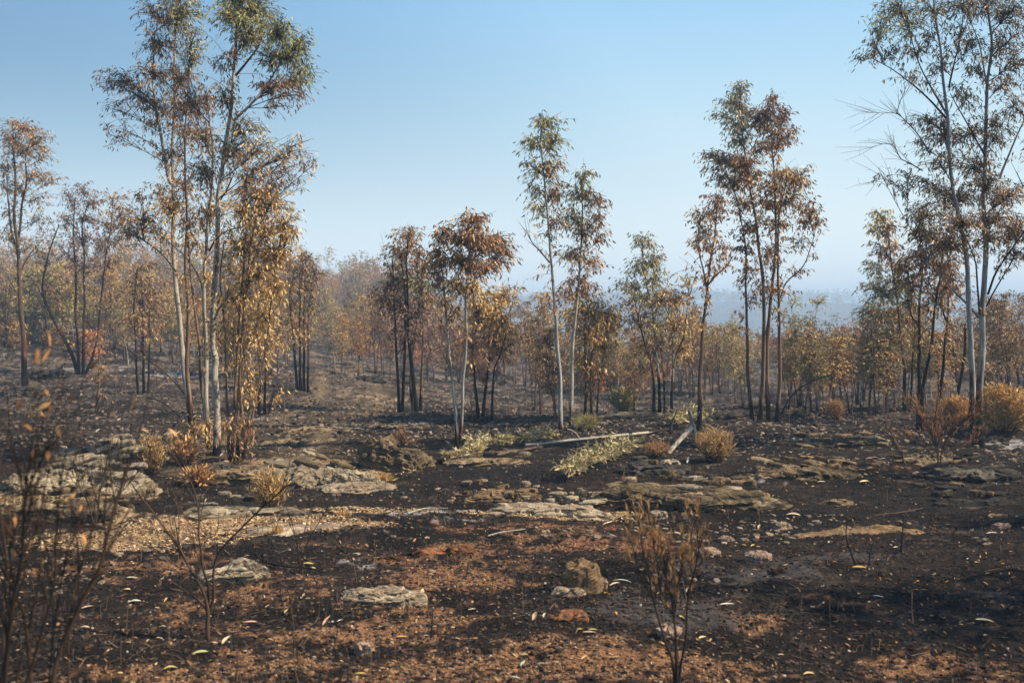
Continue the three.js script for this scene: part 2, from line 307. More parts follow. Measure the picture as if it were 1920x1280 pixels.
// ---------------------------------------------------------------- ground: one sheet from the feet to the far ridge
const PATCH = [];                                                  // stains of bare soil, straw and ash, measured in the photograph
const SOIL = [.21, .105, .052], SAND = [.33, .215, .115], STRAW = [.33, .24, .12], ASHW = [.3, .285, .275], GREYASH = [.058, .05, .046], BLACK = [.016, .015, .015], RUSTY = [.19, .085, .045];
for (const [px, py, rx, ry, col, k] of [
  [780, 1170, 110, 42, SOIL, 1], [690, 1195, 60, 30, SOIL, 1], [560, 1215, 90, 35, SOIL, .8], [860, 1085, 130, 35, SOIL, .9], [450, 1130, 130, 45, SOIL, .5], [1080, 1240, 260, 36, SOIL, 1.1], [880, 1262, 200, 30, SOIL, 1.1],
  [1405, 1155, 55, 22, SOIL, 1], [1620, 1130, 60, 14, SOIL, .6], [1560, 1120, 40, 10, SOIL, .5], [1330, 1262, 110, 28, SOIL, 1], [1760, 1262, 110, 28, SOIL, .9], [500, 1255, 160, 35, SOIL, .75], [250, 1262, 120, 20, SOIL, .5],
  [620, 1020, 90, 9, SOIL, .8], [860, 1033, 70, 12, SOIL, 1.2], [735, 1048, 45, 9, SOIL, 1.1], [1060, 1000, 180, 28, SOIL, .6], [1170, 1010, 120, 30, RUSTY, .7], [940, 985, 140, 14, RUSTY, .6], [1300, 1080, 90, 20, RUSTY, .5],
  [260, 1020, 180, 22, SAND, 1], [430, 985, 190, 22, SAND, 1.2], [600, 985, 130, 16, SAND, 1.1], [240, 1055, 140, 20, SOIL, .7], [700, 955, 110, 10, SAND, .7], [130, 930, 130, 14, STRAW, 1], [1030, 957, 170, 8, STRAW, 1], [560, 865, 130, 10, SAND, .9], [650, 880, 90, 8, SAND, .7],
  [600, 800, 60, 10, STRAW, .9], [540, 830, 90, 8, STRAW, .7], [650, 770, 60, 7, STRAW, .6], [700, 745, 60, 7, STRAW, .4],
  [1240, 1140, 120, 40, GREYASH, 1.1], [1420, 1075, 110, 20, GREYASH, .9], [1290, 1060, 60, 20, GREYASH, .7], [820, 960, 60, 6, ASHW, 1], [850, 972, 40, 10, ASHW, .6], [770, 962, 50, 5, ASHW, .9], [690, 1055, 50, 8, ASHW, .45], [1350, 900, 80, 6, ASHW, .6], [1560, 1045, 90, 7, GREYASH, .8], [1850, 1120, 80, 8, GREYASH, .8],
  [960, 885, 130, 24, BLACK, 1.1], [1150, 930, 90, 14, BLACK, .8], [700, 925, 90, 10, BLACK, .9], [600, 1010, 180, 8, BLACK, .8], [1480, 985, 120, 18, BLACK, .8], [1750, 950, 200, 30, BLACK, .6], [1750, 1160, 180, 50, BLACK, .7], [1350, 1010, 100, 12, BLACK, .7],
  [770, 800, 110, 14, STRAW, .5], [730, 830, 70, 9, RUSTY, .4], [1240, 715, 60, 14, STRAW, .55], [1600, 870, 90, 10, RUSTY, .5], [1900, 835, 60, 12, ASHW, .6], [60, 662, 130, 16, BLACK, .8], [40, 738, 110, 13, BLACK, .9], [190, 728, 70, 10, BLACK, .7], [95, 705, 60, 10, BLACK, .8], [650, 722, 90, 8, BLACK, .7], [800, 768, 120, 8, BLACK, .8], [880, 748, 80, 8, BLACK, .7], [520, 727, 80, 8, BLACK, .8], [1190, 790, 120, 9, BLACK, .7], [1400, 800, 110, 8, BLACK, .6], [320, 790, 90, 10, BLACK, .6], [1040, 740, 100, 8, BLACK, .6], [180, 695, 120, 12, ASHW, .45], [330, 705, 60, 8, ASHW, .5], [245, 745, 60, 8, GREYASH, .6], [470, 785, 60, 7, ASHW, .45], [700, 790, 100, 7, ASHW, .4], [1430, 792, 60, 5, ASHW, .5], [900, 795, 60, 6, ASHW, .35], [1060, 812, 40, 4, ASHW, .4], [860, 846, 30, 4, ASHW, .4],
]) { const p = ground(px, py), D = Math.hypot(p.x, p.z), sl = Math.max(.25, (H(p.x, p.z - .5) - H(p.x, p.z + .5)) + EYE / D); PATCH.push({ x: p.x, z: p.z, rx: rx * D / F, rz: Math.min(rx * D / F * 1.2, ry * D / F / sl * 1.0), col, k }); }
const TRACK = [[455, 855], [520, 820], [590, 792], [640, 765], [655, 735], [648, 705], [630, 680], [612, 662]].map(([x, y]) => ground(x, y));   // two worn wheel ruts climbing to the crest
function rut(x, z) { let b = 9; for (let i = 1; i < TRACK.length; i++) { const A = TRACK[i - 1], B = TRACK[i], dx = B.x - A.x, dz = B.z - A.z, t = clamp(((x - A.x) * dx + (z - A.z) * dz) / (dx * dx + dz * dz)); b = Math.min(b, Math.hypot(x - A.x - dx * t, z - A.z - dz * t)); } return b; }
function groundColour(x, z) {
  const d = Math.hypot(x, z), a = fbm2(x * .55 + 40, z * .8, 4), b = fbm2(x * 2.6, z * 3.4 + 11, 3), c = fbm2(x * 9, z * 11 + 31, 2);
  const mid = S(d, 13, 30), far = S(d, 120, 240);
  let col = mix3([.0105, .0083, .007], [.03, .0215, .0165], clamp(.42 + 1.1 * a + .8 * b + .3 * c));
  if (b + .6 * c > .42) col = mix3(col, [.075, .056, .044], .55);
  if (mid > 0) {                                                   // thinner burn farther out: brown earth, straw streaks, pale ash
    const st = fbm2(x * .5 + 3, z * 1.6, 4), e = fbm2(x * 1.5, z * 3.5 + 60, 3);
    let m = mix3([.017, .0135, .0115], [.09, .063, .046], clamp(.42 + 1.6 * st + .6 * c));
    const lit = fbm2(x * 1.9 + 5, z * 6.5, 3) + .5 * st; if (lit > .16) m = mix3(m, [.2, .155, .115], clamp((lit - .18) * 3) * .7);
    if (e + .5 * c > .34) m = mix3(m, [.21, .155, .105], .7);
    if (e < -.38) m = mix3(m, [.018, .016, .017], .85);
    if (fbm2(x * .8 + 70, z * 1.9, 3) > .5) m = mix3(m, [.23, .2, .18], .6);
    col = mix3(col, m, mid);
  }
  if (d < 60) for (const p of PATCH) {
    const q = ((x - p.x) / p.rx) ** 2 + ((z - p.z) / p.rz) ** 2; if (q > 3.2) continue;
    const w = p.k * (1 - q * .45) + 1.0 * b + .8 * c + .3 * a - .45; if (w > 0) col = mix3(col, p.col, Math.min(.92, w * 2.6));
  }
  if (d < 14) { const w = fbm2(x * 1.3 + 9, z * 1.7, 3) + .6 * b + .5 * c - .95; if (w > 0) col = mix3(col, mix3(SOIL, RUSTY, clamp(.5 + b)), Math.min(.8, w * 2.4)); }
  if (d > 11 && d < 90 && x < 0) { const q = rut(x, z); if (q < 2.2) { const w = Math.max(1 - Math.abs(q - .75) / .42, .35 - Math.max(0, q - 1.2)) + .5 * b + .35 * c; if (w > .1) col = mix3(col, [.24, .17, .1], clamp(w - .1) * .6); } }
  if (far > 0) col = mix3(col, mix3([.07, .06, .04], [.1, .085, .045], clamp(.5 + a)), far);
  return col;
}
{
  const az = []; // azimuth columns: fine where the foreground is seen, coarse round the back
  for (let a = -180; a < -60; a += 4) az.push(a); for (let a = -60; a < -34; a += 1) az.push(a); for (let a = -34; a < 34; a += .12) az.push(a); for (let a = 34; a < 60; a += 1) az.push(a); for (let a = 60; a <= 180.01; a += 4) az.push(a);
  const R = [.0, .5, 1, 1.5, 2, 2.5, 3, 3.5]; let r = 3.5; while (r < 1500) { r *= r < 5 ? 1.02 : r < 12 ? 1.0075 : r < 30 ? 1.0072 : r < 80 ? 1.0085 : 1.03; R.push(r); }
  const nC = az.length, nR = R.length, pos = new Float32Array(nC * nR * 3), col = new Float32Array(nC * nR * 3), uv = new Float32Array(nC * nR * 2), idx = [];
  for (let j = 0; j < nR; j++) for (let i = 0; i < nC; i++) {
    const th = az[i] * Math.PI / 180, x = Math.sin(th) * R[j], z = -Math.cos(th) * R[j], k = j * nC + i, c = groundColour(x, z);
    pos.set([x, H(x, z), z], k * 3); col.set([c[0] * 1.9, c[1] * 1.9, c[2] * 1.9], k * 3); uv.set([x / 2.1, z / 2.1], k * 2);
    if (j && i) { const a = k - nC - 1, b = k - nC, e = k - 1; idx.push(a, b, k, a, k, e); }
  }
  const g = new THREE.BufferGeometry(); g.setAttribute('position', new THREE.BufferAttribute(pos, 3)); g.setAttribute('color', new THREE.BufferAttribute(col, 3)); g.setAttribute('uv', new THREE.BufferAttribute(uv, 2)); g.setIndex(idx); g.computeVertexNormals();
  const o = new THREE.Mesh(g, M.ground); o.name = 'ground'; o.receiveShadow = o.castShadow = true; tag(o, 'charred ground of black ash and orange soil running back to the hazy ridge', null, null, 'structure'); scene.add(o);
}

// ---------------------------------------------------------------- rocks: bedded schist
const STONE = {
  pale: [[.3, .235, .15], [.23, .175, .11], [.36, .29, .195], [.17, .13, .085]], tan: [[.33, .25, .165], [.25, .19, .125], [.4, .32, .22], [.19, .14, .095]],
  moss: [[.19, .13, .07], [.125, .09, .05], [.26, .185, .105], [.08, .06, .038]], grey: [[.24, .19, .125], [.18, .14, .09], [.32, .255, .17], [.12, .095, .065]],
  brown: [[.2, .125, .065], [.15, .095, .05], [.25, .165, .09]], dark: [[.04, .035, .03], [.06, .05, .042], [.028, .025, .023], [.1, .085, .06]], soil: [[.2, .085, .036], [.12, .055, .028], [.26, .12, .055], [.04, .028, .022]], pink: [[.3, .19, .14], [.25, .165, .12], [.36, .25, .18]],
};
// w, h, dp metres; dip: slope of the beds along x; lay: bed thickness; step: how far beds stand proud
function rockGeo({ w, h, dp, dip = .1, lay = .05, step = .07, tone = 'tan', seed = 1, nu = 120, nv = 26, sq = .75, rough = .1, peak = 0, soot = .25, flat = false }) {
  const b = new Buf(), r = mulberry(seed * 77 + 5), o = [r() * 90, r() * 90, r() * 90], T = STONE[tone], nb = V(-Math.sin(dip), Math.cos(dip), .22).normalize(), al = V(Math.cos(dip), Math.sin(dip), 0);
  const pw = (v, e) => Math.sign(v) * Math.pow(Math.abs(v), e), P = V();
  for (let j = 0; j <= nv; j++) for (let i = 0; i <= nu; i++) {
    const t = j / nv, u = (i % nu) / nu * Math.PI * 2, el = lerp(-.35, Math.PI / 2, Math.pow(t, .9)), ce = pw(Math.cos(el), sq), se = pw(Math.sin(el), flat ? .5 : .8);
    const cu = pw(Math.cos(u), .85), su = pw(Math.sin(u), .85), out = 1 + .24 * n3(cu * 1.2 + o[0], su * 1.2 + o[1], o[2]) + .13 * n3(cu * 3.4 + o[1], su * 3.4 + o[0], 3) + .06 * n3(cu * 9 + o[1], su * 9 + o[0], 3);
    P.set(w / 2 * cu * ce * out, h * se * (1 + peak * cu) * (1 - .45 * Math.max(0, n3(cu * ce * 2.2 + o[2], su * ce * 2.2, o[0])) - .3 * Math.max(0, n3(cu * ce * 6 + o[1], su * ce * 5, o[2]))), dp / 2 * su * ce * out);
    const s0 = P.dot(nb) / lay * 1.3 + .7 * fbm3(P.x * 2.2 + o[0], P.y * 3, P.z * 2.2 + o[1], 2), s = s0 + .9 * n3(s0 * .8, o[0], o[1]), k = Math.floor(s), f = s - k;
    const hs = (q) => PERM[(PERM[(k + q + 512) & 255] + seed * 13) & 255] / 256;
    const al1 = P.dot(al), joint = n3(al1 * 2.1 + k * 7.7, k * 3.1 + P.z * 1.5, o[2]), j2 = n3(al1 * 6.5 + k * 3.3, k * 9.1, P.z * 5);
    const proud = (joint > .1 ? 1 : joint > -.25 ? .35 : -.5) * (.4 + .6 * hs(0)), push = proud * step * .5 + j2 * step * .22, edge = f < .16 ? -.25 * step : 0, hor = Math.hypot(P.x / w, P.z / dp) + 1e-4, lim = S(t, 0, .06);
    const dx = P.x / w / hor, dz = P.z / dp / hor, fl = 1 - S(t, .75, 1) * .9;
    const q = (push + edge) * fl * lim, rg = (rough + .12) * Math.min(h, .22) * (fbm3(P.x * 7 + o[1], P.y * 9, P.z * 7, 3) + .5 * n3(P.x * 22, P.y * 30, P.z * 22));
    let c = mix3(T[Math.floor(hs(3) * T.length)], T[Math.floor(hs(7) * T.length)], clamp(.5 + .9 * fbm3(P.x * 3 + o[0], P.y * 5, P.z * 3, 2)));
    const stain = fbm3(P.x * 2.3 + o[2], P.y * 4 + 4, P.z * 2.3, 3); if (stain > .47 - soot) c = mix3(c, [.022, .02, .018], clamp((stain - .55 + soot) * 5) * .85);
    if (fbm3(P.x * 7 + 9, P.y * 9, P.z * 7 + o[0], 2) > .42) c = mix3(c, T[2 % T.length], .7);
    c = [c[0] * 1.85, c[1] * 1.85, c[2] * 1.85];
    b.v(P.x + dx * q + rg * dx, P.y + rg * .9 + (hs(1) - .5) * .3 * lay * lim, P.z + dz * q + rg * dz, c, P.dot(al) / .9 + P.z * .35, (P.dot(nb)) / .35 + P.z * .3);
  }
  for (let j = 0; j < nv; j++) for (let i = 0; i < nu; i++) { const a = j * (nu + 1) + i, e = a + nu + 1; b.i.push(a, e, a + 1, a + 1, e, e + 1); }
  return b.geo();
}
function seat(p, turn = 0) { const n = groundNormal(p.x, p.z, .3); return new THREE.Quaternion().setFromUnitVectors(UP, n.lerp(UP, .4).normalize()).multiply(new THREE.Quaternion().setFromAxisAngle(UP, turn)); }
let rseed = 3;
const PLATES = {};                                                 // jagged plates of schist, a few shapes per tone, shared
function plateOf(tone, v) {
  const key = tone + v; if (PLATES[key]) return PLATES[key];
  const r = mulberry(v * 31 + tone.length * 7 + 3), b = new Buf(), n = 13, T = STONE[tone], R = [], th = .5; let q = .8;
  for (let i = 0; i < n; i++) { q = clamp(q + (r() - .5) * .5, .5, 1.05); const a = (i + r() * .8) / n * 6.283, k = i % 4 === 0 ? .82 : 1; R.push([Math.cos(a) * .5 * q * k, Math.sin(a) * .5 * q * k * .62]); }
  const base = T[Math.floor(r() * T.length)], C = (x, z) => { let c = mix3(base, T[Math.floor(r() * T.length)], .5 * r()); if (fbm3(x * 6 + v * 9, z * 8, v, 2) > .3) c = [.03, .026, .022]; return c.map((u) => u * 1.9); };
  const tri = (A, B, D) => { for (const [x, y, z] of [A, B, D]) b.i.push(b.v(x, y, z, C(x, z), x * .5 + z * .2, y * .06 + z * .35)); };
  const rings = [[1, -th], [1.02, th * .1], [.97, th * .55], [.8, th * (.8 + .2 * r())], [.4, th]].map(([k, y], j) => R.map(([x, z]) => [x * (k + (r() - .5) * .06), y * (j > 1 ? .85 + .35 * r() : 1), z * (k + (r() - .5) * .06)]));
  for (let j = 0; j < rings.length - 1; j++) for (let i = 0; i < n; i++) { const e = (i + 1) % n, A = rings[j][i], B = rings[j][e], D = rings[j + 1][i], E = rings[j + 1][e]; tri(A, D, B); tri(B, D, E); }
  const top = rings[rings.length - 1]; for (let i = 0; i < n; i++) tri([0, th * 1.05, 0], top[(i + 1) % n], top[i]);
  return PLATES[key] = b.geo();
}
// a bed of overlapping plates along a line in the photograph; dip: how the beds lean along x
function plates(root, line, n, size, o = {}) {
  rnd = mulberry(Math.round(line[0][0] * 3 + n)); const P = line.map(([x, y]) => ground(x, y)), c = new THREE.CatmullRomCurve3(P), m = -P[0].z / F;
  for (let i = 0; i < n; i++) {
    const t = (i + rnd()) / n, p = c.getPoint(t), row = Math.floor(rnd() * (o.rows ?? 3)), back = row * .12 + rnd() * .1, w = size * m * rr(.45, 1.15), th = (o.th ?? .045) * rr(.6, 1.5);
    p.z -= back * (o.depth ?? 1.5); p.y = H(p.x, p.z) + (o.rise ?? .05) * row * rr(.6, 1.3) + (o.up ?? 0) * m * Math.sin(Math.PI * t) + th * .2;
    const k = new THREE.Mesh(plateOf(rnd() < .7 ? o.tone : o.tone2 ?? o.tone, Math.floor(rnd() * 5)), M.rock); k.name = i ? 'slab_' + String(i).padStart(3, '0') : 'slab'; k.castShadow = k.receiveShadow = true;
    k.position.copy(p).sub(root.position); k.rotation.set((o.tilt ?? .12) + gauss() * .12, gauss() * .5 + (rnd() < .5 ? Math.PI : 0) * 1, 0, 'ZXY'); k.rotation.z = (o.dip ?? .05) + gauss() * .09; k.scale.set(w, th, w * rr(.45, .85)); root.add(k);
  }
}
// px, py: foot of the front edge in the photograph; wp, hp: width and height there in pixels
function rock(name, label, cat, px, py, wp, hp, o = {}, parent) {
  const p = ground(px, py), D = -p.z, m = D / F, w = wp * m, h = hp * m * (o.hk ?? .8), dp = o.dp ?? w * (o.ratio ?? .45); p.z -= dp * .35; p.y = H(p.x, p.z) - (o.sink ?? .03);
  const g = rockGeo({ w, h: h + (o.sink ?? .03), dp, seed: rseed++, ...o });
  const mesh = new THREE.Mesh(g, M.rock); mesh.castShadow = mesh.receiveShadow = true;
  if (parent) { mesh.name = name; mesh.position.copy(p).sub(parent.position); mesh.quaternion.copy(seat(p, o.turn ?? 0)); parent.add(mesh); return mesh; }
  mesh.name = numbered(name); mesh.position.copy(p); mesh.quaternion.copy(seat(p, o.turn ?? 0)); scene.add(mesh); return tag(mesh, label, cat, o.group);
}
{ // pale outcrop on the left: a heap of tilted slabs on a sandy core
  const root = thing('rock_outcrop', 'pale layered rock outcrop on the left with broken slabs and a dark cleft', 'rock', ground(150, 915));
  rock('rock_core', 0, 0, 150, 925, 290, 46, { tone: 'pale', ratio: .45, lay: .05, step: .12, nu: 240, nv: 34, soot: .12, dip: .1, rough: .12, peak: .1 }, root);
  plates(root, [[20, 925], [120, 915], [250, 905]], 26, 75, { tone: 'pale', tone2: 'tan', dip: .12, th: .05, rise: .09, up: 14, depth: 2.4, rows: 5 }); plates(root, [[110, 880], [190, 868], [280, 872]], 18, 62, { tone: 'pale', tone2: 'grey', dip: .3, th: .045, rise: .07, up: 12, rows: 3 });
  for (const [px, py, w, h, dip, tone, lay, turn] of [[60, 915, 120, 24, -.3, 'pale', .035, .2], [135, 872, 130, 22, .28, 'grey', .03, -.1], [150, 895, 46, 16, -.5, 'tan', .03, .5], [172, 897, 40, 14, -.55, 'pale', .03, .6], [95, 893, 110, 16, .1, 'dark', .03, 0]])
    rock('slab', 0, 0, px, py, w, h, { tone, dip, lay, step: .06, ratio: .6, turn, nu: 90, nv: 20, hk: 1, soot: tone === 'dark' ? .5 : .12 }, root);
}
{ // striped ledge right of the left trees
  const root = thing('rock_ledge', 'grey-green striped rock ledge with tilted beds in front of the left trees', 'rock', ground(590, 915));
  plates(root, [[470, 905], [560, 895], [640, 905]], 20, 80, { tone: 'grey', tone2: 'moss', dip: -.3, th: .04, rise: .06, up: 10, rows: 3 });
  rock('rock_core', 0, 0, 590, 915, 250, 38, { tone: 'grey', dip: -.32, lay: .034, step: .07, nu: 240, nv: 34, soot: .16, ratio: .4 }, root);
  for (const [px, py, w, h, dip, tone] of [[645, 912, 110, 26, -.45, 'grey'], [560, 890, 120, 24, -.2, 'moss'], [450, 905, 130, 22, .05, 'moss'], [655, 920, 140, 12, -.03, 'tan'], [400, 890, 110, 20, .05, 'dark']])
    rock('slab', 0, 0, px, py, w, h, { tone, dip, lay: .026, step: .06, ratio: .45, nu: 110, nv: 20, hk: 1, soot: .2 }, root);
}
for (const a of [
  ['boulder', 'mossy brown boulder with a blunt dark front, right of the striped ledge', 735, 884, 138, 50, { tone: 'moss', dip: -.12, lay: .04, step: .05, peak: -.22, nu: 170, nv: 34, hk: 1, ratio: .5, sq: .6, soot: .12 }],
  ['rock_ledge', 'dark mossy ledge at the left edge below the pale outcrop', 130, 972, 270, 34, { pl: 18, tone2: 'grey', ps: 60, tone: 'moss', dip: .1, lay: .05, step: .1, nu: 180, nv: 26, ratio: .3, soot: .3 }],
  ['rock_ledge', 'long dark-edged ledge behind the golden grass tuft', 450, 968, 240, 20, { pl: 16, tone2: 'tan', ps: 50, tone: 'grey', dip: .02, lay: .04, step: .08, nu: 160, nv: 18, ratio: .3, soot: .3 }],
  ['rock_shelf', 'flat pale sandy rock shelf behind the leaning bare twigs', 560, 1000, 260, 10, { tone: 'tan', dip: .02, lay: .03, step: .05, nu: 160, nv: 14, ratio: .5, soot: .12, sink: .06 }],
  ['rock_ledge', 'low rusty ledge with a dark undercut in the middle of the clearing', 940, 938, 150, 26, { pl: 14, tone2: 'tan', tone: 'brown', dip: .06, lay: .03, step: .09, nu: 150, nv: 22, ratio: .4, soot: .25 }],
  ['rock_ledge', 'thin low ledge under the leafy fallen twigs by the twin-stemmed tree', 910, 872, 190, 15, { pl: 12, tone2: 'tan', ps: 45, tone: 'moss', dip: .14, lay: .03, step: .05, nu: 140, nv: 16, ratio: .25, soot: .15 }],
  ['rock_shelf', 'pale flat shelf in front of the black hollow in the clearing', 1030, 965, 240, 13, { pl: 14, tone2: 'pale', ps: 60, th: .03, tone: 'tan', dip: .05, lay: .022, step: .05, nu: 160, nv: 14, ratio: .3, soot: .2, sink: .06 }],
  ['rock_ledge', 'long layered rock ledge right of centre with loose plates on its left end', 1310, 948, 330, 40, { pl: 34, tone2: 'tan', ps: 62, th: .05, tone: 'moss', dip: .03, lay: .036, step: .1, nu: 260, nv: 30, ratio: .3, soot: .2 }],
  ['rock_ledge', 'dark mossy rock just behind the heap of pale cut leaves', 1225, 890, 140, 28, { pl: 10, tone2: 'brown', tone: 'dark', dip: .08, lay: .05, step: .06, nu: 120, nv: 22, ratio: .4 }],
  ['rock_ledge', 'low brown hump of layered rock right of the golden round bush', 1530, 900, 210, 30, { pl: 20, tone2: 'brown', ps: 55, tone: 'moss', dip: -.14, lay: .03, step: .08, nu: 170, nv: 22, ratio: .35, soot: .2 }],
  ['rock_ledge', 'mossy broken ledge halfway to the right-hand dark trunks', 1590, 838, 190, 24, { pl: 18, tone2: 'brown', ps: 45, tone: 'moss', dip: -.05, lay: .045, step: .12, nu: 150, nv: 20, ratio: .4, soot: .3 }],
  ['rock_ledge', 'rounded ochre ledge behind the wispy russet shrub', 1745, 872, 140, 24, { pl: 10, tone2: 'tan', ps: 40, tone: 'moss', dip: .04, lay: .035, step: .07, nu: 120, nv: 20, ratio: .4, soot: .15 }],
  ['rock_ledge', 'dark rough ledge at the right edge below the tall twin trunks', 1850, 905, 190, 32, { pl: 18, tone2: 'brown', ps: 50, tone: 'dark', dip: .15, lay: .05, step: .14, nu: 140, nv: 22, ratio: .45 }],
  ['rock_ledge', 'small ochre ledge between the long ledge and the right edge', 1570, 948, 90, 14, { tone: 'moss', dip: -.05, lay: .025, step: .06, nu: 90, nv: 16, ratio: .4 }],
  ['rock_ledge', 'dark low ledge near the right edge of the clearing', 1830, 950, 170, 16, { pl: 12, tone2: 'brown', ps: 45, tone: 'dark', dip: .04, lay: .03, step: .08, nu: 110, nv: 16, ratio: .3 }],
  ['rock_shelf', 'pale half-buried slab crossed by a burnt stick on the right', 1610, 1000, 225, 13, { tone: 'brown', dip: .1, lay: .03, step: .04, nu: 150, nv: 16, ratio: .35, soot: .1, peak: .3, sink: .05 }],
  ['stone', 'long pale slab behind the bare shrub on the left', 425, 1088, 158, 25, { tone: 'tan', dip: .13, lay: .025, step: .03, nu: 140, nv: 22, ratio: .36, soot: .02, peak: .35, hk: 1, rough: -.05, sq: .9 }],
  ['stone', 'flat grey-tan slab with an undercut dark front in the left foreground', 712, 1130, 160, 27, { tone: 'tan', dip: .1, lay: .018, step: .03, nu: 170, nv: 26, ratio: .36, soot: -.1, peak: .12, hk: 1, sink: .01, rough: -.06, sq: .9 }],
  ['boulder', 'upright brown stone with a flat front in the centre foreground', 1092, 1108, 68, 43, { tone: 'brown', dip: .5, lay: .5, step: .03, nu: 90, nv: 28, ratio: .6, soot: .05, hk: 1.1, sq: .62, rough: -.02, peak: -.18 }],
  ['stone', 'pale base stone at the left foot of the upright brown stone', 1068, 1118, 62, 16, { tone: 'tan', dip: .3, lay: .03, step: .03, nu: 50, nv: 12, soot: -.1 }],
  ['stone', 'small pink stone leaning on the right of the upright brown stone', 1128, 1105, 22, 26, { tone: 'pink', dip: .6, lay: .03, step: .02, nu: 40, nv: 12, soot: -.2, ratio: .7 }],
  ['stone', 'flat tan stone near the bottom, below the flat grey-tan slab', 683, 1226, 42, 18, { tone: 'pink', dip: .05, lay: .03, step: .02, nu: 50, nv: 12, soot: -.2, ratio: .7 }],
  ['stone', 'lens-shaped grey stone with a pale leaf at its left tip', 1467, 992, 42, 13, { tone: 'tan', dip: .02, lay: .02, step: .02, nu: 60, nv: 12, soot: -.2, ratio: .5, hk: 1 }],
  ['stone', 'brown lens-shaped stone lying in grey ash right of the feathery shrub', 1425, 1055, 52, 18, { tone: 'pink', dip: .03, lay: .02, step: .02, nu: 60, nv: 12, soot: -.1, ratio: .55, hk: 1 }],
  ['stone', 'pale flat stone behind the right top of the feathery shrub', 1293, 1014, 34, 12, { tone: 'pale', nu: 40, nv: 10, soot: -.2, ratio: .6 }],
  ['stone', 'round tan stone right of the leafless twig in the centre', 1237, 972, 24, 15, { tone: 'tan', nu: 40, nv: 10, soot: -.2, ratio: .8 }],
  ['stone', 'split tan stone in the rubble right of the feathery shrub', 1331, 1042, 32, 16, { tone: 'pink', nu: 40, nv: 10, dip: -.4, ratio: .6 }],
  ['stone', 'flat pinkish stone on the ridge of the rubble right of the feathery shrub', 1362, 1014, 34, 8, { tone: 'pink', nu: 40, nv: 10, ratio: .6 }],
  ['stone', 'pinkish stone tipped up beside the stem of the feathery shrub', 1253, 1196, 24, 24, { tone: 'pink', nu: 40, nv: 12, ratio: .7, dip: .5, soot: -.1 }],
  ['stone', 'tan plate resting on rubble in front of the round golden bush', 1258, 874, 36, 14, { tone: 'tan', nu: 40, nv: 10, ratio: .7, soot: -.1 }],
  ['stone', 'largest loose tan plate below the long layered ledge', 1425, 950, 60, 15, { tone: 'pink', nu: 60, nv: 12, ratio: .7, dip: -.25, soot: -.1 }],
  ['stone', 'loose tan plate left of the largest plate below the long ledge', 1402, 940, 40, 12, { tone: 'tan', nu: 50, nv: 12, ratio: .7, dip: -.2 }],
  ['stone', 'pale plate on the left end of the long layered ledge', 1217, 934, 36, 12, { tone: 'pale', nu: 40, nv: 10, ratio: .7, soot: -.2 }],
  ['stone', 'pale broken plate lying on top of the long layered ledge', 1262, 920, 40, 10, { tone: 'pale', nu: 40, nv: 10, ratio: .7, dip: .3, soot: -.2 }],
  ['stone', 'pale little stone on black ash below the mossy boulder', 876, 911, 16, 8, { tone: 'pale', nu: 30, nv: 8, soot: -.3 }],
  ['stone', 'flat tan stone on the sandy strip under the mossy boulder', 905, 903, 22, 6, { tone: 'tan', nu: 30, nv: 8 }],
  ['stone', 'tan stone near the right edge beside the white leaf', 1882, 990, 30, 10, { tone: 'pink', nu: 40, nv: 10, ratio: .6 }],
  ['stone', 'dark tan stone high on the right edge of the clearing', 1875, 972, 28, 10, { tone: 'brown', nu: 40, nv: 10, ratio: .6 }],
  ['stone', 'grey stone half sunk in ash on the far right', 1852, 1020, 26, 9, { tone: 'grey', nu: 40, nv: 10, ratio: .6 }],
  ['stone', 'rusty clod of baked soil in the ash right of the feathery shrub', 1457, 1075, 26, 8, { tone: 'soil', nu: 60, nv: 14, rough: .6, step: .02, soot: .35, ratio: .8 }],
  ['soil_clod', 'torn-up bank of orange soil over a dark hollow in the centre', 850, 1040, 120, 11, { tone: 'soil', nu: 130, nv: 18, rough: .55, ratio: .35, lay: .05, step: .05, soot: .25 }],
  ['soil_clod', 'smaller torn-up ridge of orange soil left of the larger hollow', 735, 1052, 60, 7, { tone: 'soil', nu: 80, nv: 14, rough: .5, ratio: .35, lay: .05, step: .04, soot: .2 }],
  ['soil_clod', 'dark orange crumbled soil heap below the upright brown stone', 1062, 1160, 64, 9, { tone: 'soil', nu: 90, nv: 16, rough: .6, ratio: .6, lay: .05, step: .05, soot: .4 }],
  ['burnt_mound', 'black burnt mound beside the foot of the leftmost tree', 85, 712, 62, 22, { tone: 'dark', nu: 80, nv: 16, rough: .8, ratio: .6 }],
  ['burnt_mound', 'long black burnt mound at the left edge of the slope', 40, 742, 90, 14, { tone: 'dark', nu: 80, nv: 14, rough: .6, ratio: .5 }],
  ['burnt_mound', 'low black mound on the slope beneath the thin sapling', 130, 778, 50, 9, { tone: 'dark', nu: 50, nv: 12, rough: .6, ratio: .5 }],
  ['burnt_mound', 'dark flat rock left of the black trunks beyond the track', 692, 716, 56, 11, { tone: 'dark', nu: 60, nv: 12, ratio: .6 }],
  ['burnt_mound', 'dark flat rock behind the black trunks beyond the track', 768, 722, 70, 15, { tone: 'dark', nu: 60, nv: 12, ratio: .6 }],
  ['burnt_mound', 'dark burnt bank at the foot of the tall cluster right of centre', 1380, 783, 130, 18, { tone: 'dark', nu: 90, nv: 14, ratio: .4 }],
  ['burnt_mound', 'black bank behind the white fallen trunk right of centre', 1180, 782, 150, 14, { tone: 'dark', nu: 90, nv: 14, ratio: .35 }],
  ['burnt_mound', 'dark stone right of the tall cluster on the far clearing edge', 1507, 784, 46, 16, { tone: 'dark', nu: 50, nv: 12, ratio: .6 }],
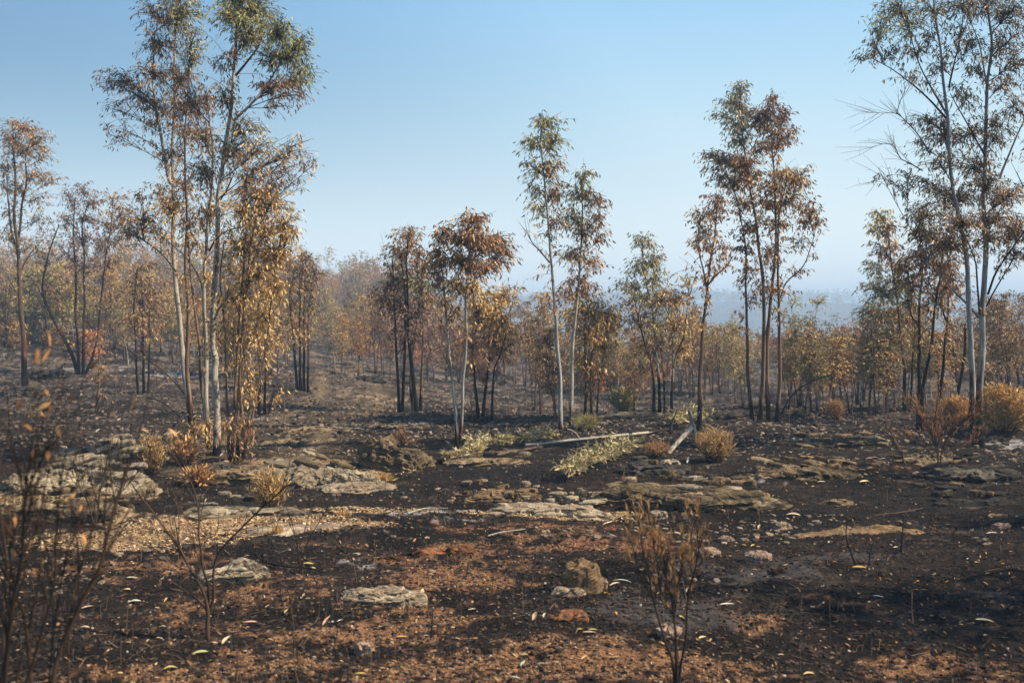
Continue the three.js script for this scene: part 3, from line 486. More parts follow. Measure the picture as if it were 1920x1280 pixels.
  ['burnt_mound', 'dark rise of burnt ground behind the left tall trees', 520, 726, 90, 12, { tone: 'dark', nu: 70, nv: 12, ratio: .5 }],
]) { const [name, label, px, py, w, h, o] = a;
  if (o.pl) { const root = thing(name, label, 'rock', ground(px, py), o.group); rock('rock_core', 0, 0, px, py, w * .96, h * .8, o, root); plates(root, [[px - w * .46, py + 1], [px, py], [px + w * .44, py - 1]], o.pl, o.ps ?? w * .26, { tone: o.tone, tone2: o.tone2 ?? o.tone, dip: o.dip, th: o.th ?? .04, rise: .05, up: h * .35, rows: 3, depth: 1.6 }); continue; }
  rock(name, label, /soil/.test(name) ? 'soil clod' : /mound/.test(name) ? 'burnt mound' : /boulder/.test(name) ? 'boulder' : /^stone/.test(name) ? 'stone' : 'rock', px, py, w, h, o); }

// ---------------------------------------------------------------- the trees one can tell apart, measured stem by stem
hero({ label: 'leftmost tall tree with a bronze domed crown at the left edge', base: [46, 722], bark: 'brown', char: .9, pal: 'goldbrown', o: { sides: 7, leafLen: .15, leafWid: .042 }, leaves: 1.15,
  stems: [{ p: [[46, 722], [43, 634], [39, 576], [35, 498], [31, 459], [26, 400], [28, 320], [22, 260]], w: 12, w1: 3 }, { p: [[31, 459], [37, 423], [41, 380], [49, 337], [47, 292], [60, 250]], w: 6, w1: 2, branch: 1 }, { p: [[34, 480], [22, 440], [15, 380], [12, 330]], w: 5, w1: 2, branch: 1 }],
  clumps: [[40, 238, 34, 15, 220], [15, 262, 28, 20, 200], [72, 262, 26, 22, 180], [45, 285, 45, 18, 200], [88, 292, 12, 15, 60], [15, 312, 25, 20, 120], [60, 330, 35, 20, 140], [88, 332, 16, 12, 50], [106, 336, 18, 9, 45], [30, 355, 30, 20, 100, 'brown'], [70, 370, 25, 22, 90], [15, 400, 20, 25, 80, 'dark'], [75, 410, 25, 20, 80, 'dark'], [15, 450, 20, 20, 60, 'dark'], [62, 460, 20, 16, 60, 'dark'], [85, 465, 14, 12, 34, 'dark'], [10, 350, 20, 20, 80]],
  bare: [{ p: [[38, 560], [20, 530], [5, 505]], w: 4 }, { p: [[36, 510], [60, 470], [90, 440]], w: 3 }] });
hero({ label: 'purple-brown many-stemmed tree on the left slope, right of the leftmost tree', base: [148, 700], bark: 'dark', pal: 'purple', o: { sides: 6, leafLen: .16, leafWid: .045 }, leaves: 1.1,
  stems: [{ p: [[146, 704], [137, 673], [117, 630], [94, 587], [78, 545], [90, 480], [110, 420]], w: 8, w1: 2 }, { p: [[147, 700], [146, 654], [142, 595], [141, 517], [137, 439], [140, 370]], w: 7, w1: 2 }, { p: [[155, 692], [156, 615], [158, 498], [154, 420], [165, 380]], w: 7, w1: 2 }, { p: [[158, 695], [176, 660], [190, 560], [200, 470], [210, 400]], w: 6, w1: 2 }],
  clumps: [[150, 352, 25, 13, 90], [130, 375, 25, 18, 110], [175, 380, 26, 20, 120], [210, 373, 27, 16, 120, 'goldbrown'], [228, 395, 20, 20, 110, 'goldbrown'], [160, 410, 30, 22, 150], [118, 412, 20, 20, 90], [195, 420, 28, 22, 130, 'goldbrown'], [150, 450, 35, 25, 190], [190, 460, 28, 24, 150], [120, 470, 25, 20, 90], [215, 450, 20, 22, 90, 'goldbrown'], [160, 500, 35, 22, 150], [205, 492, 22, 20, 90], [240, 412, 18, 22, 90, 'gold'], [90, 540, 20, 25, 50], [230, 480, 18, 30, 80, 'gold']], bare: [{ p: [[100, 600], [70, 540], [40, 500]], w: 3 }] });
hero({ name: 'burnt_sapling', label: 'thin rusty-leaved sapling on the ash slope left of the tall left trees', base: [180, 775], bark: 'red', pal: 'rust', o: { sides: 5, leafLen: .13, leafWid: .04 },
  stems: [{ p: [[180, 775], [184, 732], [186, 681], [182, 620]], w: 6, w1: 2 }], clumps: [[188, 690, 12, 12, 34], [200, 703, 12, 8, 22], [176, 703, 10, 8, 20], [185, 650, 12, 14, 24, 'brown'], [195, 745, 10, 8, 12]] });
hero({ label: 'narrow dark-crowned tree of three thin stems behind the left sapling', base: [265, 738], bark: 'dark', pal: 'brown', o: { sides: 6, leafLen: .16, leafWid: .045 },
  stems: [{ p: [[258, 737], [254, 654], [250, 576], [258, 500]], w: 5, w1: 2 }, { p: [[269, 740], [268, 634], [266, 517]], w: 6, w1: 2 }, { p: [[275, 736], [279, 654], [281, 560]], w: 5, w1: 2 }],
  clumps: [[275, 500, 22, 14, 90], [265, 530, 25, 20, 130], [286, 545, 20, 20, 110], [258, 565, 25, 20, 110, 'purple'], [288, 580, 22, 20, 110], [258, 600, 22, 20, 90, 'goldbrown']] });
hero({ label: 'tall pale-stemmed tree leaning left, outermost on the left of the tall left group', base: [363, 822], bark: 'grey', char: .45, pal: 'brown',
  stems: [{ p: [[364, 822], [358, 790], [352, 750], [345, 690], [342, 660], [337, 590], [333, 560], [328, 500], [326, 454], [325, 407], [323, 346], [321, 290], [324, 244], [326, 169], [330, 56], [338, -30]], w: 12, w1: 3.5, bark: 'pale' }, { p: [[366, 820], [361, 795], [357, 760], [352, 700], [352, 640], [350, 560], [348, 500], [348, 443], [349, 400], [348, 337], [347, 262], [350, 180]], w: 10, w1: 2.5, bark: 'red' },
    { p: [[320, 345], [316, 337], [305, 280], [296, 222], [289, 169], [289, 120], [292, 60]], w: 7, w1: 2, branch: 1, bark: 'grey' }, { p: [[330, 510], [310, 485], [285, 462], [262, 448]], w: 4, w1: 2, branch: 1, bark: 'brown' }],
  clumps: [[325, -30, 60, 40, 420, 'olive'], [285, 25, 35, 32, 220], [345, 25, 36, 40, 380, 'olive'], [300, 85, 38, 28, 260], [358, 85, 28, 30, 240, 'olive'], [292, 140, 40, 26, 250, 'goldbrown'], [340, 145, 34, 28, 250], [228, 150, 40, 20, 170, 'purple'], [200, 152, 24, 14, 60, 'purple'], [255, 180, 40, 20, 150, 'purple'], [288, 200, 36, 22, 170, 'goldbrown'], [335, 205, 36, 28, 230, 'goldbrown'], [214, 205, 24, 22, 60], [203, 250, 14, 22, 46], [222, 240, 14, 18, 36], [285, 235, 28, 18, 80], [345, 250, 32, 28, 170], [280, 272, 14, 10, 24], [300, 292, 14, 9, 22], [322, 290, 24, 28, 110],
    [262, 412, 48, 28, 250, 'goldbrown'], [238, 438, 30, 22, 130, 'goldbrown'], [320, 390, 34, 32, 260, 'gold'], [342, 350, 28, 26, 150, 'goldbrown'], [300, 430, 26, 20, 100, 'gold'], [265, 370, 20, 16, 60], [300, 360, 22, 18, 80, 'goldbrown']],
  bare: [{ p: [[350, 800], [330, 775], [290, 748], [245, 745]], w: 4, len: .3 }, { p: [[352, 745], [300, 690], [240, 655], [180, 620], [120, 560]], w: 3.5, len: .5 }] });
hero({ label: 'slender tree with a cream lower stem, second from left in the tall left group', base: [390, 842], bark: 'pale', char: .35, pal: 'brown',
  stems: [{ p: [[392, 842], [389, 777], [387, 746], [385, 668], [384, 605], [384, 536], [385, 501], [389, 454], [392, 412], [397, 372], [399, 337], [398, 290], [392, 230]], w: 11, w1: 3 }, { p: [[386, 790], [379, 730], [376, 699], [373, 658], [366, 590], [357, 500], [352, 440]], w: 8, w1: 3, bark: 'red', branch: 1 }, { p: [[392, 420], [405, 390], [425, 355], [438, 323]], w: 4, w1: 2, branch: 1, bark: 'dark' }],
  clumps: [[355, 190, 32, 34, 220], [375, 255, 32, 36, 230, 'goldbrown'], [378, 325, 32, 36, 220], [390, 400, 28, 32, 170, 'goldbrown'], [352, 420, 24, 34, 150, 'goldbrown'], [385, 180, 20, 30, 110, 'goldbrown'], [365, 455, 18, 24, 70, 'gold'], [378, 640, 14, 26, 50, 'gold'], [385, 805, 20, 30, 110, 'gold'], [352, 800, 24, 24, 80, 'gold'], [330, 825, 24, 26, 60, 'goldbrown'], [372, 850, 26, 24, 90, 'goldbrown']],
  bare: [{ p: [[384, 560], [370, 515], [345, 480], [310, 450], [285, 430]], w: 4, len: .4 }] });
hero({ label: 'thickest white-barked tree with a green-tinged top in the tall left group', base: [406, 852], bark: 'pale', char: .25, pal: 'olive', seed: 21,
  stems: [{ p: [[406, 852], [407, 824], [406, 761], [402, 699], [404, 674], [399, 649], [398, 599], [399, 558], [403, 513], [406, 454], [410, 407], [412, 360], [416, 325], [420, 278], [427, 239], [435, 195], [439, 131], [442, 75], [446, 10], [450, -50]], w: 15, w1: 4 },
    { p: [[437, 226], [460, 205], [487, 176], [505, 150], [521, 124], [535, 100]], w: 5.5, w1: 2, branch: 1, bark: 'grey' }, { p: [[441, 142], [460, 118], [480, 90], [492, 60]], w: 5, w1: 2, branch: 1, bark: 'brown' }, { p: [[401, 600], [412, 578], [440, 555], [470, 540], [500, 530]], w: 5, w1: 2, branch: 1, bark: 'pale' }, { p: [[392, 470], [405, 450], [425, 433], [455, 425]], w: 4, w1: 2, branch: 1, bark: 'dark' }],
  clumps: [[445, -20, 45, 38, 480, 'green'], [432, 30, 34, 32, 360, 'green'], [482, 22, 40, 38, 440, 'green'], [520, 58, 36, 28, 330, 'green'], [470, 70, 38, 26, 280, 'olive'], [562, 85, 24, 28, 190, 'green'], [540, 108, 36, 26, 240, 'olive'], [575, 140, 26, 28, 190, 'green'], [502, 108, 32, 22, 150], [430, 108, 22, 18, 70, 'brown'], [520, 160, 38, 20, 140, 'brown'], [562, 176, 24, 18, 80, 'brown'], [522, 200, 22, 14, 46, 'brown'], [500, 165, 22, 16, 56, 'brown'], [420, 180, 20, 24, 110, 'goldbrown'], [410, 125, 12, 12, 28, 'brown'],
    [460, 236, 34, 22, 170, 'tan'], [440, 280, 38, 32, 230, 'tan'], [490, 270, 28, 28, 160, 'tan'], [470, 320, 42, 32, 240, 'goldbrown'], [562, 283, 26, 26, 130, 'tan'], [545, 312, 24, 18, 70, 'goldbrown'], [587, 308, 22, 12, 46, 'goldbrown'], [520, 335, 28, 24, 110, 'goldbrown'], [572, 345, 10, 14, 14, 'goldbrown'], [405, 500, 18, 16, 30, 'gold'], [400, 640, 16, 22, 50, 'gold']] });
hero({ label: 'thin brown stems with a dense golden crown, rightmost of the tall left group', base: [446, 862], bark: 'red', char: .3, pal: 'gold', seed: 33, o: { leafLen: .125, leafWid: .032 }, leaves: .92,
  stems: [{ p: [[438, 862], [436, 800], [440, 720], [446, 640], [452, 560], [458, 480], [462, 420]], w: 8, w1: 2.5 }, { p: [[447, 864], [444, 800], [450, 700], [454, 620], [461, 540], [470, 460], [485, 390]], w: 7, w1: 2.5 }, { p: [[456, 866], [455, 800], [452, 735], [457, 660], [462, 560], [480, 480], [505, 420]], w: 8, w1: 2.5, bark: 'brown' }, { p: [[430, 850], [427, 790], [424, 683], [421, 636], [416, 583], [413, 527], [418, 450]], w: 7, w1: 2, bark: 'red' }, { p: [[452, 858], [470, 780], [500, 640], [515, 520], [528, 450]], w: 5, w1: 2 }],
  clumps: [[478, 366, 42, 26, 260, 'goldbrown'], [450, 400, 38, 32, 250], [508, 385, 38, 30, 280], [532, 420, 30, 26, 240], [492, 435, 46, 36, 380], [455, 470, 38, 36, 260], [515, 475, 36, 32, 270], [482, 520, 46, 30, 300], [518, 540, 30, 20, 170], [455, 560, 28, 30, 150], [490, 595, 24, 26, 90], [440, 620, 20, 30, 60], [470, 720, 16, 36, 90], [430, 805, 26, 34, 120, 'goldbrown'], [466, 790, 16, 40, 90, 'goldbrown'], [460, 690, 16, 30, 50], [445, 850, 24, 20, 60, 'goldbrown'], [548, 445, 14, 20, 50], [425, 560, 20, 40, 80]] });
hero({ label: 'small two-stemmed golden tree on the burnt slope behind the tall left group', base: [490, 778], bark: 'red', pal: 'gold', char: .7, o: { sides: 6, leafLen: .14, leafWid: .04 },
  stems: [{ p: [[486, 778], [486, 700], [484, 640], [482, 590]], w: 6, w1: 3 }, { p: [[496, 776], [497, 700], [496, 640], [500, 590]], w: 6, w1: 3 }, { p: [[480, 780], [476, 755], [472, 730]], w: 3, w1: 2, bark: 'char' }, { p: [[500, 780], [508, 755], [512, 735]], w: 3, w1: 2, bark: 'char' }],
  clumps: [[495, 590, 24, 24, 120], [480, 620, 18, 22, 80], [505, 640, 20, 22, 90], [490, 560, 22, 20, 110], [500, 690, 12, 20, 34], [478, 690, 10, 20, 26]] });
hero({ label: 'dark-topped four-stemmed tree standing left of the dirt track', base: [564, 732], bark: 'brown', char: 1.1, pal: 'brown', o: { sides: 6, leafLen: .16, leafWid: .048 },
  stems: [{ p: [[557, 735], [551, 642], [543, 556], [552, 500]], w: 6, w1: 2 }, { p: [[563, 730], [562, 595], [562, 517]], w: 6, w1: 2 }, { p: [[570, 728], [570, 595], [574, 498]], w: 6, w1: 2 }, { p: [[577, 722], [579, 600], [585, 520]], w: 5, w1: 2 }],
  clumps: [[575, 483, 20, 13, 90], [560, 505, 30, 20, 190], [590, 512, 12, 20, 90, 'dark'], [545, 530, 22, 18, 110, 'goldbrown'], [577, 540, 24, 20, 150], [550, 570, 28, 22, 130, 'gold'], [585, 570, 12, 22, 80, 'dark'], [560, 610, 28, 22, 110, 'goldbrown'], [545, 645, 24, 18, 60, 'gold'], [538, 495, 14, 10, 50, 'goldbrown']] });
hero({ label: 'tree of several black stems under a russet crown beyond the track', base: [775, 772], bark: 'char', pal: 'brown', o: { sides: 7, leafLen: .15, leafWid: .045 }, leaves: 1.1, deep: 1.3,
  stems: [{ p: [[781, 775], [777, 735], [771, 685], [767, 635], [764, 585], [762, 500], [765, 450]], w: 10, w1: 2.5 }, { p: [[748, 760], [747, 722], [744, 667], [741, 610], [738, 540], [735, 480]], w: 7, w1: 2 }, { p: [[753, 762], [757, 710], [760, 635], [760, 560], [752, 490]], w: 7, w1: 2 }, { p: [[787, 770], [791, 685], [792, 610], [790, 520]], w: 7, w1: 2, bark: 'brown' }, { p: [[776, 774], [770, 720], [778, 640], [785, 560], [782, 480]], w: 6, w1: 2, bark: 'brown' }],
  clumps: [[765, 440, 28, 18, 180, 'goldbrown'], [750, 470, 30, 24, 200, 'goldbrown'], [785, 480, 20, 25, 120], [758, 520, 35, 30, 240], [790, 540, 28, 25, 180, 'olive'], [745, 570, 35, 28, 200, 'purple'], [780, 590, 34, 28, 200, 'purple'], [800, 560, 20, 20, 90, 'goldbrown'], [712, 560, 30, 22, 160, 'rust'], [730, 540, 26, 18, 110, 'rust'], [795, 500, 18, 20, 90], [765, 625, 28, 20, 90, 'purple']],
  bare: [{ p: [[736, 520], [725, 490], [720, 470]], w: 3, len: .5 }, { p: [[790, 690], [805, 665], [822, 650]], w: 3, len: .35 }] });
hero({ label: 'white twin-stemmed tree with a scorched foot and rusty crown in the centre', base: [859, 842], bark: 'grey', char: .32, pal: 'rust', o: { leafLen: .13, leafWid: .038 }, seed: 5, leaves: 1.15,
  stems: [{ p: [[857, 842], [855, 802], [851, 760], [847, 715], [842, 672], [840, 630], [837, 580], [834, 540], [828, 490], [822, 450]], w: 8, w1: 2.5, spread: .15 }, { p: [[861, 842], [864, 797], [868, 755], [869, 710], [871, 672], [873, 635], [874, 592], [874, 540], [880, 480], [884, 425]], w: 8, w1: 2.5, spread: .15 }],
  clumps: [[882, 413, 28, 16, 200], [865, 448, 34, 24, 230], [900, 450, 28, 20, 180], [830, 440, 20, 22, 130, 'goldbrown'], [820, 480, 24, 25, 140, 'goldbrown'], [860, 490, 34, 24, 220, 'goldbrown'], [890, 498, 28, 22, 180], [930, 458, 32, 22, 240], [955, 474, 16, 16, 80], [936, 500, 24, 18, 110], [820, 530, 20, 24, 90, 'goldbrown'], [850, 535, 28, 22, 110, 'gold'], [890, 540, 32, 22, 150, 'gold'], [835, 570, 20, 14, 46, 'goldbrown'], [812, 505, 12, 20, 50]],
  bare: [{ p: [[844, 690], [835, 672], [826, 655], [820, 640]], w: 3, len: .2 }, { p: [[858, 800], [865, 775], [878, 750]], w: 2.5, len: .2 }] });
hero({ label: 'golden low-crowned tree with ruddy leaning stems behind the white twin-stemmed tree', base: [900, 788], bark: 'red', char: 1, pal: 'gold', o: { sides: 7, leafLen: .15, leafWid: .045 }, leaves: 1.15,
  stems: [{ p: [[897, 786], [892, 740], [889, 685], [887, 620]], w: 8, w1: 2 }, { p: [[904, 782], [909, 750], [913, 710], [918, 655], [918, 600]], w: 8, w1: 2 }, { p: [[922, 764], [924, 720], [926, 690], [937, 667], [948, 630]], w: 6, w1: 2, bark: 'dark' }],
  clumps: [[905, 560, 38, 22, 220], [937, 560, 32, 22, 200], [900, 600, 38, 28, 260], [940, 600, 32, 28, 220], [920, 640, 38, 26, 220, 'goldbrown'], [885, 645, 24, 22, 110, 'goldbrown'], [955, 540, 18, 18, 60], [974, 545, 10, 18, 35], [940, 660, 28, 16, 80, 'brown'], [955, 625, 18, 22, 80]], bare: [{ p: [[895, 788], [912, 778], [918, 768]], w: 4, len: .3 }, { p: [[885, 800], [884, 770], [882, 745]], w: 4, len: .3, dens: 2 }] });
hero({ label: 'tall thin grey tree with a sparse narrow crown, left of the centre pair', base: [1052, 808], bark: 'grey', char: .12, pal: 'olive', o: { leafLen: .14, leafWid: .038 }, seed: 8,
  stems: [{ p: [[1052, 808], [1051, 760], [1050, 710], [1046, 647], [1044, 597], [1040, 555], [1035, 487], [1028, 408], [1022, 350], [1016, 300], [1013, 250], [1020, 220]], w: 9.5, w1: 2 }],
  clumps: [[1022, 232, 27, 20, 150], [1003, 270, 28, 20, 140], [1040, 265, 22, 24, 130], [1000, 315, 26, 20, 130], [1040, 315, 26, 26, 150, 'goldbrown'], [1005, 355, 25, 20, 90], [1045, 365, 22, 24, 120, 'brown'], [1008, 393, 24, 16, 70], [1044, 415, 20, 18, 70, 'brown'], [1028, 443, 18, 14, 36], [1030, 570, 20, 18, 50, 'goldbrown']],
  bare: [{ p: [[1031, 492], [1012, 470], [998, 455], [988, 432]], w: 4, len: .4, dens: 2 }] });
hero({ label: 'pale thin tree with brown-green leaves, right of the centre pair', base: [1071, 802], bark: 'pale', char: .3, pal: 'brown', o: { leafLen: .14, leafWid: .04 }, seed: 9,
  stems: [{ p: [[1070, 802], [1072, 735], [1074, 672], [1076, 635], [1080, 592], [1084, 537], [1088, 487], [1093, 428], [1093, 389], [1090, 335]], w: 9, w1: 2 }],
  clumps: [[1095, 330, 20, 16, 90, 'olive'], [1083, 362, 28, 20, 140, 'olive'], [1115, 370, 24, 20, 120], [1073, 408, 26, 24, 150, 'olive'], [1120, 412, 20, 24, 110], [1095, 440, 30, 24, 150], [1131, 448, 12, 20, 44], [1078, 480, 28, 20, 140], [1110, 490, 20, 18, 80, 'goldbrown'], [1090, 530, 34, 18, 130, 'goldbrown'], [1060, 545, 18, 16, 60, 'goldbrown'], [1105, 545, 22, 18, 80, 'goldbrown']] });
hero({ label: 'bushy golden tree just behind the centre pair', base: [1104, 790], bark: 'brown', pal: 'gold', o: { sides: 6, leafLen: .15, leafWid: .045 }, leaves: 1.2,
  stems: [{ p: [[1096, 790], [1098, 700], [1098, 640], [1100, 570]], w: 6, w1: 2 }, { p: [[1110, 788], [1109, 700], [1115, 640], [1125, 590]], w: 5, w1: 2 }, { p: [[1118, 788], [1122, 720], [1138, 640]], w: 4, w1: 2 }],
  clumps: [[1100, 580, 38, 26, 240], [1135, 588, 34, 22, 200], [1090, 620, 34, 28, 210], [1122, 640, 34, 28, 220], [1100, 680, 28, 28, 150], [1150, 605, 24, 22, 90, 'goldbrown'], [1110, 720, 20, 26, 60, 'goldbrown'], [1130, 690, 18, 24, 60]] });
hero({ label: 'olive-gold many-stemmed tree with spreading forks right of centre', base: [1238, 778], bark: 'brown', char: .6, pal: 'olive', o: { sides: 7, leafLen: .15, leafWid: .043 }, leaves: 1.1, deep: 1.2,
  stems: [{ p: [[1226, 778], [1226, 710], [1220, 672], [1210, 642], [1197, 597], [1188, 555]], w: 8, w1: 2 }, { p: [[1237, 776], [1235, 697], [1230, 647], [1226, 597], [1212, 530], [1205, 470]], w: 7, w1: 2, bark: 'grey' }, { p: [[1259, 775], [1262, 710], [1262, 652], [1258, 600], [1240, 560]], w: 7, w1: 2, bark: 'grey' }, { p: [[1263, 690], [1272, 655], [1282, 632], [1288, 590]], w: 5, w1: 2, branch: 1, bark: 'brown' }, { p: [[1246, 778], [1244, 700], [1240, 640]], w: 5, w1: 2, bark: 'red' }],
  clumps: [[1205, 453, 24, 16, 120], [1222, 488, 28, 20, 160], [1193, 500, 24, 20, 110], [1230, 520, 24, 22, 130], [1173, 530, 24, 16, 90], [1205, 560, 34, 26, 190, 'yellow'], [1240, 560, 30, 22, 180, 'gold'], [1272, 560, 28, 20, 170, 'gold'], [1292, 520, 20, 12, 76, 'yellow'], [1190, 600, 30, 28, 150, 'goldbrown'], [1230, 610, 34, 28, 190, 'yellow'], [1272, 610, 28, 28, 180, 'gold'], [1212, 650, 28, 24, 120, 'goldbrown'], [1284, 650, 18, 24, 90, 'gold'], [1200, 690, 20, 24, 60, 'brown'], [1165, 540, 14, 10, 40]] });
hero({ label: 'lone slim tree with a forked leaning top behind the broken pale trunk', base: [1311, 806], bark: 'brown', char: .5, pal: 'goldbrown', o: { leafLen: .14, leafWid: .042 },
  stems: [{ p: [[1311, 806], [1312, 760], [1313, 712], [1317, 634], [1323, 576], [1327, 533], [1333, 490], [1341, 439], [1344, 400], [1350, 370]], w: 10, w1: 2 }, { p: [[1327, 535], [1345, 515], [1362, 500], [1376, 480]], w: 3.5, w1: 1.5, branch: 1, bark: 'dark' }, { p: [[1325, 540], [1318, 505], [1311, 478], [1308, 440]], w: 4, w1: 1.5, branch: 1 }],
  clumps: [[1315, 405, 22, 18, 90], [1345, 400, 24, 18, 100, 'brown'], [1328, 440, 26, 18, 110], [1304, 452, 14, 18, 50], [1356, 455, 16, 16, 46], [1345, 372, 24, 20, 100, 'brown'], [1325, 472, 22, 12, 44], [1318, 545, 14, 10, 24], [1350, 480, 14, 12, 24]] });
hero({ label: 'tall four-stemmed tree, grey-green tip and rusty crown, right of centre', base: [1432, 790], bark: 'red', char: .35, pal: 'goldbrown', o: { leafLen: .14, leafWid: .042 }, leaves: 1.2, deep: 1.3, seed: 15,
  stems: [{ p: [[1412, 792], [1405, 720], [1403, 634], [1400, 576], [1399, 537], [1397, 460], [1385, 380]], w: 8, w1: 2, bark: 'brown' }, { p: [[1425, 790], [1430, 712], [1434, 634], [1432, 556], [1425, 478], [1415, 400], [1400, 310], [1392, 240], [1387, 190]], w: 10, w1: 2 }, { p: [[1443, 786], [1438, 700], [1444, 576], [1453, 498], [1456, 420], [1453, 334], [1450, 280], [1450, 210]], w: 10, w1: 2 }, { p: [[1458, 778], [1464, 673], [1462, 576], [1460, 478], [1462, 400], [1475, 340]], w: 9, w1: 2, bark: 'red' }, { p: [[1463, 560], [1475, 530], [1505, 500], [1526, 443]], w: 3.5, w1: 1.5, branch: 1, bark: 'brown' }],
  clumps: [[1387, 163, 18, 12, 90, 'grey'], [1375, 195, 28, 20, 200, 'grey'], [1397, 210, 18, 18, 120, 'grey'], [1348, 215, 18, 9, 50, 'grey'], [1380, 235, 26, 18, 150, 'grey'], [1387, 265, 24, 18, 120, 'olive'], [1450, 185, 16, 11, 80, 'rust'], [1447, 210, 28, 18, 200, 'purple'], [1472, 220, 20, 16, 120, 'purple'], [1425, 235, 24, 18, 120, 'brown'], [1462, 255, 28, 20, 180, 'rust'], [1440, 275, 24, 18, 110, 'rust'], [1490, 252, 14, 12, 46, 'rust'], [1332, 296, 24, 14, 110, 'rust'], [1360, 300, 28, 16, 160, 'rust'], [1395, 305, 30, 20, 220, 'rust'], [1340, 325, 20, 16, 80, 'rust'], [1375, 335, 28, 20, 180, 'rust'], [1412, 335, 26, 22, 150], [1477, 330, 28, 20, 200, 'gold'], [1450, 352, 28, 20, 160], [1502, 345, 20, 18, 100], [1516, 318, 10, 10, 28], [1482, 375, 30, 20, 160], [1516, 385, 24, 18, 100], [1440, 385, 30, 20, 140], [1395, 380, 28, 22, 130], [1531, 415, 12, 18, 50, 'brown'], [1500, 415, 24, 18, 80], [1460, 420, 28, 18, 110], [1410, 430, 25, 20, 110, 'brown'], [1395, 470, 20, 18, 70, 'brown'], [1500, 450, 22, 14, 46, 'brown'], [1440, 470, 24, 18, 60, 'brown'], [1400, 510, 18, 20, 60, 'goldbrown'], [1440, 540, 22, 22, 60], [1506, 508, 14, 10, 22, 'brown'], [1412, 560, 16, 20, 40]] });
hero({ label: 'dark forked tree with bronze leaves, left of the three black trunks on the right', base: [1725, 808], bark: 'dark', char: 1.2, pal: 'brown', o: { sides: 7, leafLen: .14, leafWid: .04 }, deep: 1.2, seed: 40,
  stems: [{ p: [[1724, 808], [1724, 760], [1726, 710], [1726, 660], [1725, 610], [1725, 560], [1730, 510], [1728, 470]], w: 10, w1: 3 }, { p: [[1728, 806], [1730, 740], [1737, 695], [1745, 647], [1752, 597], [1757, 555], [1763, 515], [1770, 470]], w: 9, w1: 2.5 }, { p: [[1724, 612], [1707, 587], [1710, 560], [1702, 510]], w: 4, w1: 2, branch: 1 }],
  clumps: [[1730, 480, 38, 26, 230], [1762, 500, 38, 26, 220, 'goldbrown'], [1718, 530, 32, 24, 160, 'goldbrown'], [1752, 560, 34, 28, 150, 'goldbrown'], [1700, 500, 24, 24, 110, 'goldbrown'], [1770, 455, 34, 26, 220], [1735, 440, 30, 20, 140], [1775, 540, 24, 24, 90], [1700, 560, 24, 24, 80, 'olive']] });
hero({ label: 'thin black curving tree, middle of the three black trunks on the right', base: [1755, 788], bark: 'dark', char: 1.5, pal: 'brown', o: { sides: 6, leafLen: .15, leafWid: .04 },
  stems: [{ p: [[1755, 788], [1762, 740], [1770, 685], [1775, 630], [1779, 592], [1779, 560], [1785, 510]], w: 7.5, w1: 2.5 }, { p: [[1777, 604], [1768, 588], [1765, 575], [1772, 545]], w: 4, w1: 2, branch: 1 }], clumps: [[1785, 505, 26, 24, 110], [1770, 535, 22, 20, 80, 'goldbrown'], [1800, 540, 22, 20, 70, 'goldbrown']] });
hero({ name: 'burnt_snag', label: 'leafless black curved snag just left of the tall twin trunks', base: [1782, 784], bark: 'char', pal: 'dark', o: { sides: 7 }, stems: [{ p: [[1782, 784], [1796, 755], [1804, 710], [1810, 660], [1812, 607]], w: 8, w1: 4 }], clumps: [], bare: [{ p: [[1807, 690], [1812, 660], [1806, 640]], w: 2.5, len: .2 }] });
hero({ label: 'slender dark-stemmed tree with an olive-gold crown left of the black trunks', base: [1697, 770], bark: 'brown', char: 1, pal: 'olive', o: { sides: 6, leafLen: .16, leafWid: .045 }, leaves: 1.15, deep: 1.2,
  stems: [{ p: [[1697, 770], [1696, 710], [1691, 635], [1686, 590], [1680, 542], [1672, 492], [1665, 440]], w: 8, w1: 2 }, { p: [[1709, 785], [1711, 685], [1716, 622], [1712, 560]], w: 5, w1: 2 }],
  clumps: [[1652, 403, 20, 13, 90, 'yellow'], [1666, 428, 24, 18, 120, 'goldbrown'], [1642, 430, 14, 16, 60, 'yellow'], [1660, 470, 30, 20, 140, 'goldbrown'], [1640, 500, 22, 18, 90], [1682, 500, 24, 22, 110, 'goldbrown'], [1650, 545, 34, 24, 170], [1690, 540, 28, 24, 140], [1642, 590, 38, 24, 180], [1690, 590, 34, 24, 160, 'goldbrown'], [1662, 632, 38, 24, 160], [1630, 540, 18, 20, 60]] });
